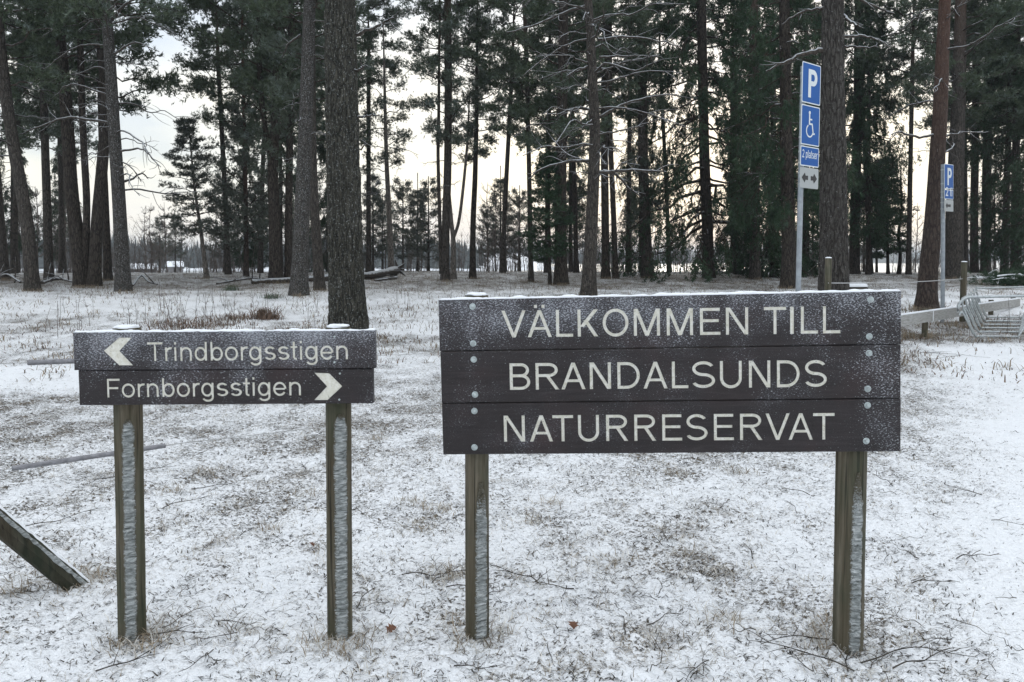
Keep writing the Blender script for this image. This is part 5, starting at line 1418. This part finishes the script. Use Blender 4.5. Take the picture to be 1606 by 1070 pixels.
def fencepost(label, px, py, ptop, depth, w):
    b = P(px, py, depth); b[2] = float(gz(b[0], b[1])); t = P(px, ptop, depth)[2] - b[2]
    o = thing("fence_post", label, "post", tuple(b)); r = w*depth/FPX/2
    m_ = MB(); m_.tube(np.array([(0, 0, -.2), (0, 0, t*.5), (0, 0, t-.02), (0, 0, t)]), [r, r, r, r*.85], 12); link("post", m_.mesh("post", [M['post']], True), o)
    m_ = MB(); m_.tube(np.array([(0, 0, t), (0, 0, t+.012), (0, 0, t+.02)]), [r, r*.9, r*.4], 12); link("snow_cap", m_.mesh("snow_cap", [M['snow']], True), o)
    return b
b1_ = fencepost("round weathered fence post peeping over the big sign beside the thick scaly pine", 1296, 560, 405, 12.4, 10)
b2_ = fencepost("round mossy fence post behind the bicycle rack", 1509, 514, 411, 16.8, 9)
def wire(label, pts, r=.004, sag=.03, name="wire"):
    pts = np.array(pts); n = 24; p = spline(pts, n)
    t = np.linspace(0, 1, n); p[:, 2] -= sag*4*t*(1-t)
    m_ = MB(); m_.tube(p, r, 6)
    o = thing(name, label, "wire", tuple(p[0])); 
    m_.V = [v - p[0] for v in m_.V]
    o2 = link("strand", m_.mesh("strand", [M['wire']], True), o); return o
wire("thin pale wire strung between the two round fence posts on the right", [P(1299, 444, 12.35), P(1509, 437.5, 16.72)], .009, .03)

# wires and grey tubes of the low fence on the left
def tube_gate(label, pts, t0, t1, rt=.020):
    p = spline(np.array([P(*q) for q in pts]), 40)
    o = thing("wire_fence_line", label, "wire", tuple(p[0]))
    m_ = MB(); m_.tube(p - p[0], .0035, 6); link("strand", m_.mesh("strand", [M['wire']], True), o)
    i0, i1 = int(t0*39), int(t1*39)
    m_ = MB(); m_.tube(np.linspace(p[i0]-p[0], p[i1]-p[0], 8), rt, 12); link("tube", m_.mesh("tube", [M['greytube']], True), o)
tube_gate("lower grey tube on a slack wire crossing behind the arrow sign's left post", [(-60, 748, 4.7), (31, 733, 4.95), (267, 698, 5.5), (330, 690, 5.8), (560, 664, 6.6)], .25, .51, .0175)
tube_gate("upper grey tube on a wire running behind the arrow sign's left end", [(-60, 572, 6.2), (41, 569, 6.6), (150, 565, 7.0), (640, 556, 9.5), (690, 546, 10.0), (900, 530, 11.0)], .21, .42, .023)

# the leaning post at lower left
lp = thing("leaning_post", "octagonal post leaning over in the snow at the lower left edge", "post")
a = G(128, 918); a[2] -= .03
b = P(-10, 812, 3.30); dr = (b-a)/np.linalg.norm(b-a); b = a + dr*1.7
m_ = MB(); m_.tube(np.array([a - dr*.12, a + dr*.5, b]), .050, 8); link("shaft", m_.mesh("shaft", [m_postwood("leaning_post_wood", 0.9, 0.45)]), lp)
# crusted snow along its upper faces
t, aa, bb = frames(np.array([a, (a+b)/2, b])); up = np.array([0, 0, 1.0]) - dr*dr[2]; up /= np.linalg.norm(up); sdv_ = np.cross(dr, up)
if sdv_[1] > 0: sdv_ = -sdv_
for (lo_, hi_, amp_, nm) in ((-.36, .36, .004, "snow_crust"), (.62, 1.05, .005, "rime")):
    ns_, nw = 220, 10
    S, U = np.meshgrid(np.linspace(-.05, 1.6, ns_), np.linspace(0, 1, nw), indexing='ij')
    e = .22*(noise2(S*38, U*0, 4)-.5)
    ang_ = lo_ + (hi_-lo_)*U + e*np.where(U > .5, 1, -1)*np.abs(2*U-1)
    rr_ = .0468 + amp_*np.sin(np.pi*np.clip(U, 0, 1))**.4*(.5 + noise2(S*50 + U*18, U*6, 8)) - .003*(np.abs(2*U-1) > .98)
    V = a + dr*S[..., None] + rr_[..., None]*(np.cos(ang_)[..., None]*up + np.sin(ang_)[..., None]*sdv_)
    i, j = np.meshgrid(np.arange(ns_-1), np.arange(nw-1), indexing='ij')
    F = np.stack([i*nw+j, i*nw+j+1, (i+1)*nw+j+1, (i+1)*nw+j], -1).reshape(-1, 4)
    link(nm, mesh_np(nm, V.reshape(-1, 3), F, True, [M['ice' if nm == 'rime' else 'snow']]), lp)

# ------------------------------------------------------------------ bicycle rack
rk = thing("bicycle_rack", "galvanised bicycle rack of bent slanting tubes at the right edge", "bicycle rack")
A0 = P(1530, 535, 14.0); A0[2] = 0.03
dv = np.array([.42, .60, 0]); 
z0_ = float(gz(A0[0], A0[1])) + .04
for i in range(6):
    o_ = A0 + dv*i; o_[2] = float(gz(o_[0], o_[1])) + .05
    wv = np.array([.75, -.06, 0])
    up_ = np.array([0, 0, 1.0])
    q = [o_ + (-.30, -.05, .70), o_ + (-.27, -.05, .52), o_ + (-.02, 0, .03), o_ + (.06, 0, 0), o_ + wv*.5, o_ + wv + (-.05, 0, 0), o_ + wv + (.03, 0, .04), o_ + wv + (.33, .05, .56), o_ + wv + (.36, .05, .72)]
    m_ = MB(); m_.tube(spline(q, 40), .019, 8); link("hoop", m_.mesh("hoop", [M['galv']], True), rk)
    q = [o_ + (-.36, -.07, .40), o_ + (-.34, -.07, .44), o_ + (-.29, -.07, .43), o_ + (-.06, -.02, .04)]
    m_ = MB(); m_.tube(spline(q, 20), .017, 8); link("guide_bar", m_.mesh("guide_bar", [M['galv']], True), rk)
for (ox, oz) in ((-.30, .72), (1.11, .74)):
    e0 = A0 + (ox, -.05, 0); e0[2] = z0_ + oz
    e1 = e0 + dv*5.2 
    m_ = MB(); m_.tube(np.array([e0, (e0+e1)/2, e1]), .019, 8); link("side_rail", m_.mesh("side_rail", [M['galv']], True), rk)
e0 = A0 + (-.38, -.06, 0); e0[2] = z0_
q = [e0 + (0, 0, .46), e0 + (.01, 0, .60), e0 + (.09, 0, .70), e0 + (.22, 0, .745), e0 + (.5, 0, .75), e0 + (1.3, 0, .77), e0 + (2.2, 0, .80)]
m_ = MB(); m_.tube(spline(q, 40), .026, 10); link("top_tube", m_.mesh("top_tube", [M['galv']], True), rk)
q = [A0 + dv*4.9 + (-.25, 0, .84), A0 + dv*4.9 + (1.8, 0, .9)]
m_ = MB(); m_.tube(np.array(q), .020, 8); link("top_tube", m_.mesh("top_tube", [M['galv']], True), rk)

# ------------------------------------------------------------------ fallen wood and brush
def log(label, pts, r0, r1, tw, seed, name="fallen_log", cat="log", mat='wood'):
    rs = np.random.default_rng(seed)
    g = [G(x, y) + np.array([0, 0, dz]) for x, y, dz in pts]
    o = thing(name, label, cat, tuple(g[0]))
    p = spline(np.array(g) - g[0], 24)
    m_ = MB(); m_.tube(p, np.linspace(r0, r1, 24)*(1 + .12*rs.normal(size=24)), 12); link("stem", m_.mesh("stem", [M['branch']], True), o)
    for i in range(tw):
        q = p[rs.integers(3, 23)]; d = rs.normal(size=3)*(.8, .5, .35) + (0, 0, .15); d *= rs.uniform(.4, 1.1)/np.linalg.norm(d)
        m_ = MB(); m_.tube(spline([q, q + d*.5 + (0, 0, .06), q + d], 7), np.linspace(.03, .008, 7), 5, 0, False); link("branch", m_.mesh("branch", [M['branch']], True), o)
    return o, p
lg, lp_ = log("long snow topped fallen trunk with a torn root end right of the thick furrowed pine", [(395, 446, .1), (500, 442, .14), (580, 438, .18), (624, 433, .30)], .10, .20, 4, 3)
m_ = MB(); rs = np.random.default_rng(4)
for i in range(16):
    d = rs.normal(size=3)*(.5, .6, .8) + (.15, 0, .15); d *= rs.uniform(.25, .55)/np.linalg.norm(d)
    m_.tube(spline([lp_[-1], lp_[-1] + d*.6, lp_[-1] + d + rs.normal(size=3)*.05], 5), np.linspace(.10, .02, 5), 6, 0, False)
link("root", m_.mesh("root", [M['branch']], True), lg)
log("short snowy broken limb on the snow below the fallen trunk", [(588, 442, .05), (610, 441, .1), (622, 438, .08)], .05, .06, 2, 5)
log("dark fallen branches with snow at the far left behind the leaning pine", [(-20, 447, .1), (10, 440, .25), (32, 446, .08)], .07, .04, 9, 6, "fallen_branches", "branches")
log("low pile of fallen boughs at the foot of the double trunked pine", [(66, 447, .08), (90, 443, .15), (118, 446, .08)], .07, .04, 10, 7, "fallen_branches", "branches")
log("bent dark branch lying right of the frosty pine with bare branches", [(208, 450, .05), (222, 443, .28), (234, 447, .12), (247, 448, .05)], .05, .025, 1, 8, "fallen_branch", "branch")
log("snowy fallen limbs on the ground below the thin reddish pine", [(340, 447, .05), (372, 444, .12), (400, 442, .15), (420, 444, .05)], .05, .03, 9, 9, "fallen_branches", "branches")

def clump(name, label, cat, px, py, n, spread, Lr, hr, wr, mat, seed):
    g = G(px, py); rs = np.random.default_rng(seed)
    q = g[None, :2] + rs.normal(size=(n, 2))*spread
    pos_ = np.column_stack([q, gz(q[:, 0], q[:, 1])])
    top = thing(name, label, cat, tuple(g))
    o = blades(pos_ - g, rs.uniform(0, 6.28, n), rs.uniform(*Lr, n), rs.uniform(*hr, n), rs.uniform(*wr, n), rs.uniform(-.6, .6, n), mat, "fronds" if name == "bracken_clump" else "sprigs")
    o.parent = top
    return o
clump("bracken_clump", "brown withered bracken clump left of the thick furrowed pine", "dead fern", 418, 500, 260, .16, (.08, .30), (.05, .38), (.012, .03), 'bracken', 1)
clump("bracken_clump", "low reddish bracken mat just above the arrow sign's left post", "dead fern", 296, 512, 420, (.5), (.06, .22), (.03, .20), (.010, .025), 'bracken', 2)
clump("bracken_clump", "sparse reddish bracken between the arrow sign and the withered clump", "dead fern", 375, 500, 200, (.35), (.06, .20), (.03, .18), (.010, .025), 'bracken', 3)
clump("heather_tuft", "dark green heather tuft on the snow left of the frost speckled pine", "plant", 362, 456, 160, .14, (.05, .18), (.08, .3), (.01, .02), 'pine', 4)
clump("heather_tuft", "low green heather tuft near the foot of the frost speckled pine", "plant", 426, 468, 160, .14, (.05, .18), (.06, .22), (.01, .02), 'pine', 5)
# cut spruce boughs with snow at the right edge
hp = thing("spruce_boughs", "heap of cut dark spruce boughs with snow at the right edge", "branches", tuple(G(1596, 448)))
rs = np.random.default_rng(30); tm = [shoot_template(9, .16, .022, .9, rs) for _ in range(3)]
ps = rs.normal(size=(700, 3))*(.75, .5, .16) + (0, 0, .22); V, F = place_shoots(ps, rs.normal(size=(700, 3))*(1, 1, .5) + (0, 0, .2), rs.uniform(.8, 1.4, 700), tm, rs)
link("boughs", mesh_np("boughs", V, F, False, [M['spruce']]), hp)
m_ = MB()
for i in range(26):
    q = rs.normal(size=3)*(.7, .5, .08) + (0, 0, .28); d = rs.normal(size=3)*(.5, .4, .12)
    m_.tube(spline([q, q + d*.5 + (0, 0, .05), q + d], 6), np.linspace(.035, .012, 6), 5)
link("snow_cover", m_.mesh("snow_cover", [M['snow']], True), hp)
hm = bpy.data.materials.new("haze"); hm.use_nodes = True
for n_ in list(hm.node_tree.nodes):
    if n_.type == 'BSDF_PRINCIPLED': hm.node_tree.nodes.remove(n_)
pv = hm.node_tree.nodes.new("ShaderNodeVolumePrincipled"); pv.inputs["Density"].default_value = 0.0006; pv.inputs["Color"].default_value = (0.82, 0.90, 1.0, 1); pv.inputs["Anisotropy"].default_value = 0.2
hm.node_tree.links.new(pv.outputs[0], [n_ for n_ in hm.node_tree.nodes if n_.type == 'OUTPUT_MATERIAL'][0].inputs["Volume"])
m_ = MB(); m_.box((-3600, -3600, LAKE_Z - 3.5), (3600, 3600, 34)); link("haze", m_.mesh("haze", [hm]), kind="stuff")
g = G(1338, 455)
rk_ = thing("rock", "low rock under a cap of snow behind the thick scaly pine", "rock", tuple(g))
def blob(sx, sy, sz, z0, seed, nu=26, nv=10):
    U, Vv = np.meshgrid(np.linspace(0, 2*np.pi, nu, endpoint=False), np.linspace(0, np.pi/2, nv))
    w = 1 + .35*(noise3(np.cos(U)*1.5*np.cos(Vv)+3, np.sin(U)*1.5*np.cos(Vv), np.sin(Vv), seed)-.5)
    V = np.stack([sx*np.cos(U)*np.cos(Vv)*w, sy*np.sin(U)*np.cos(Vv)*w, z0 + sz*np.sin(Vv)*w], -1).reshape(-1, 3)
    i, j = np.meshgrid(np.arange(nv-1), np.arange(nu), indexing='ij'); j2 = (j+1) % nu
    return V, np.stack([i*nu+j, i*nu+j2, (i+1)*nu+j2, (i+1)*nu+j], -1).reshape(-1, 4)
V, F = blob(.55, .4, .22, -.05, 3); link("stone", mesh_np("stone", V, F, True, [M['darkbit']]), rk_)
V, F = blob(.50, .37, .16, .12, 3); link("snow_cap", mesh_np("snow_cap", V, F, True, [M['snow']]), rk_)
print("done; tris:", sum(sum(len(p.vertices)-2 for p in me.polygons) if len(me.polygons) < 2000 else len(me.loops) - 2*len(me.polygons) for me in bpy.data.meshes))
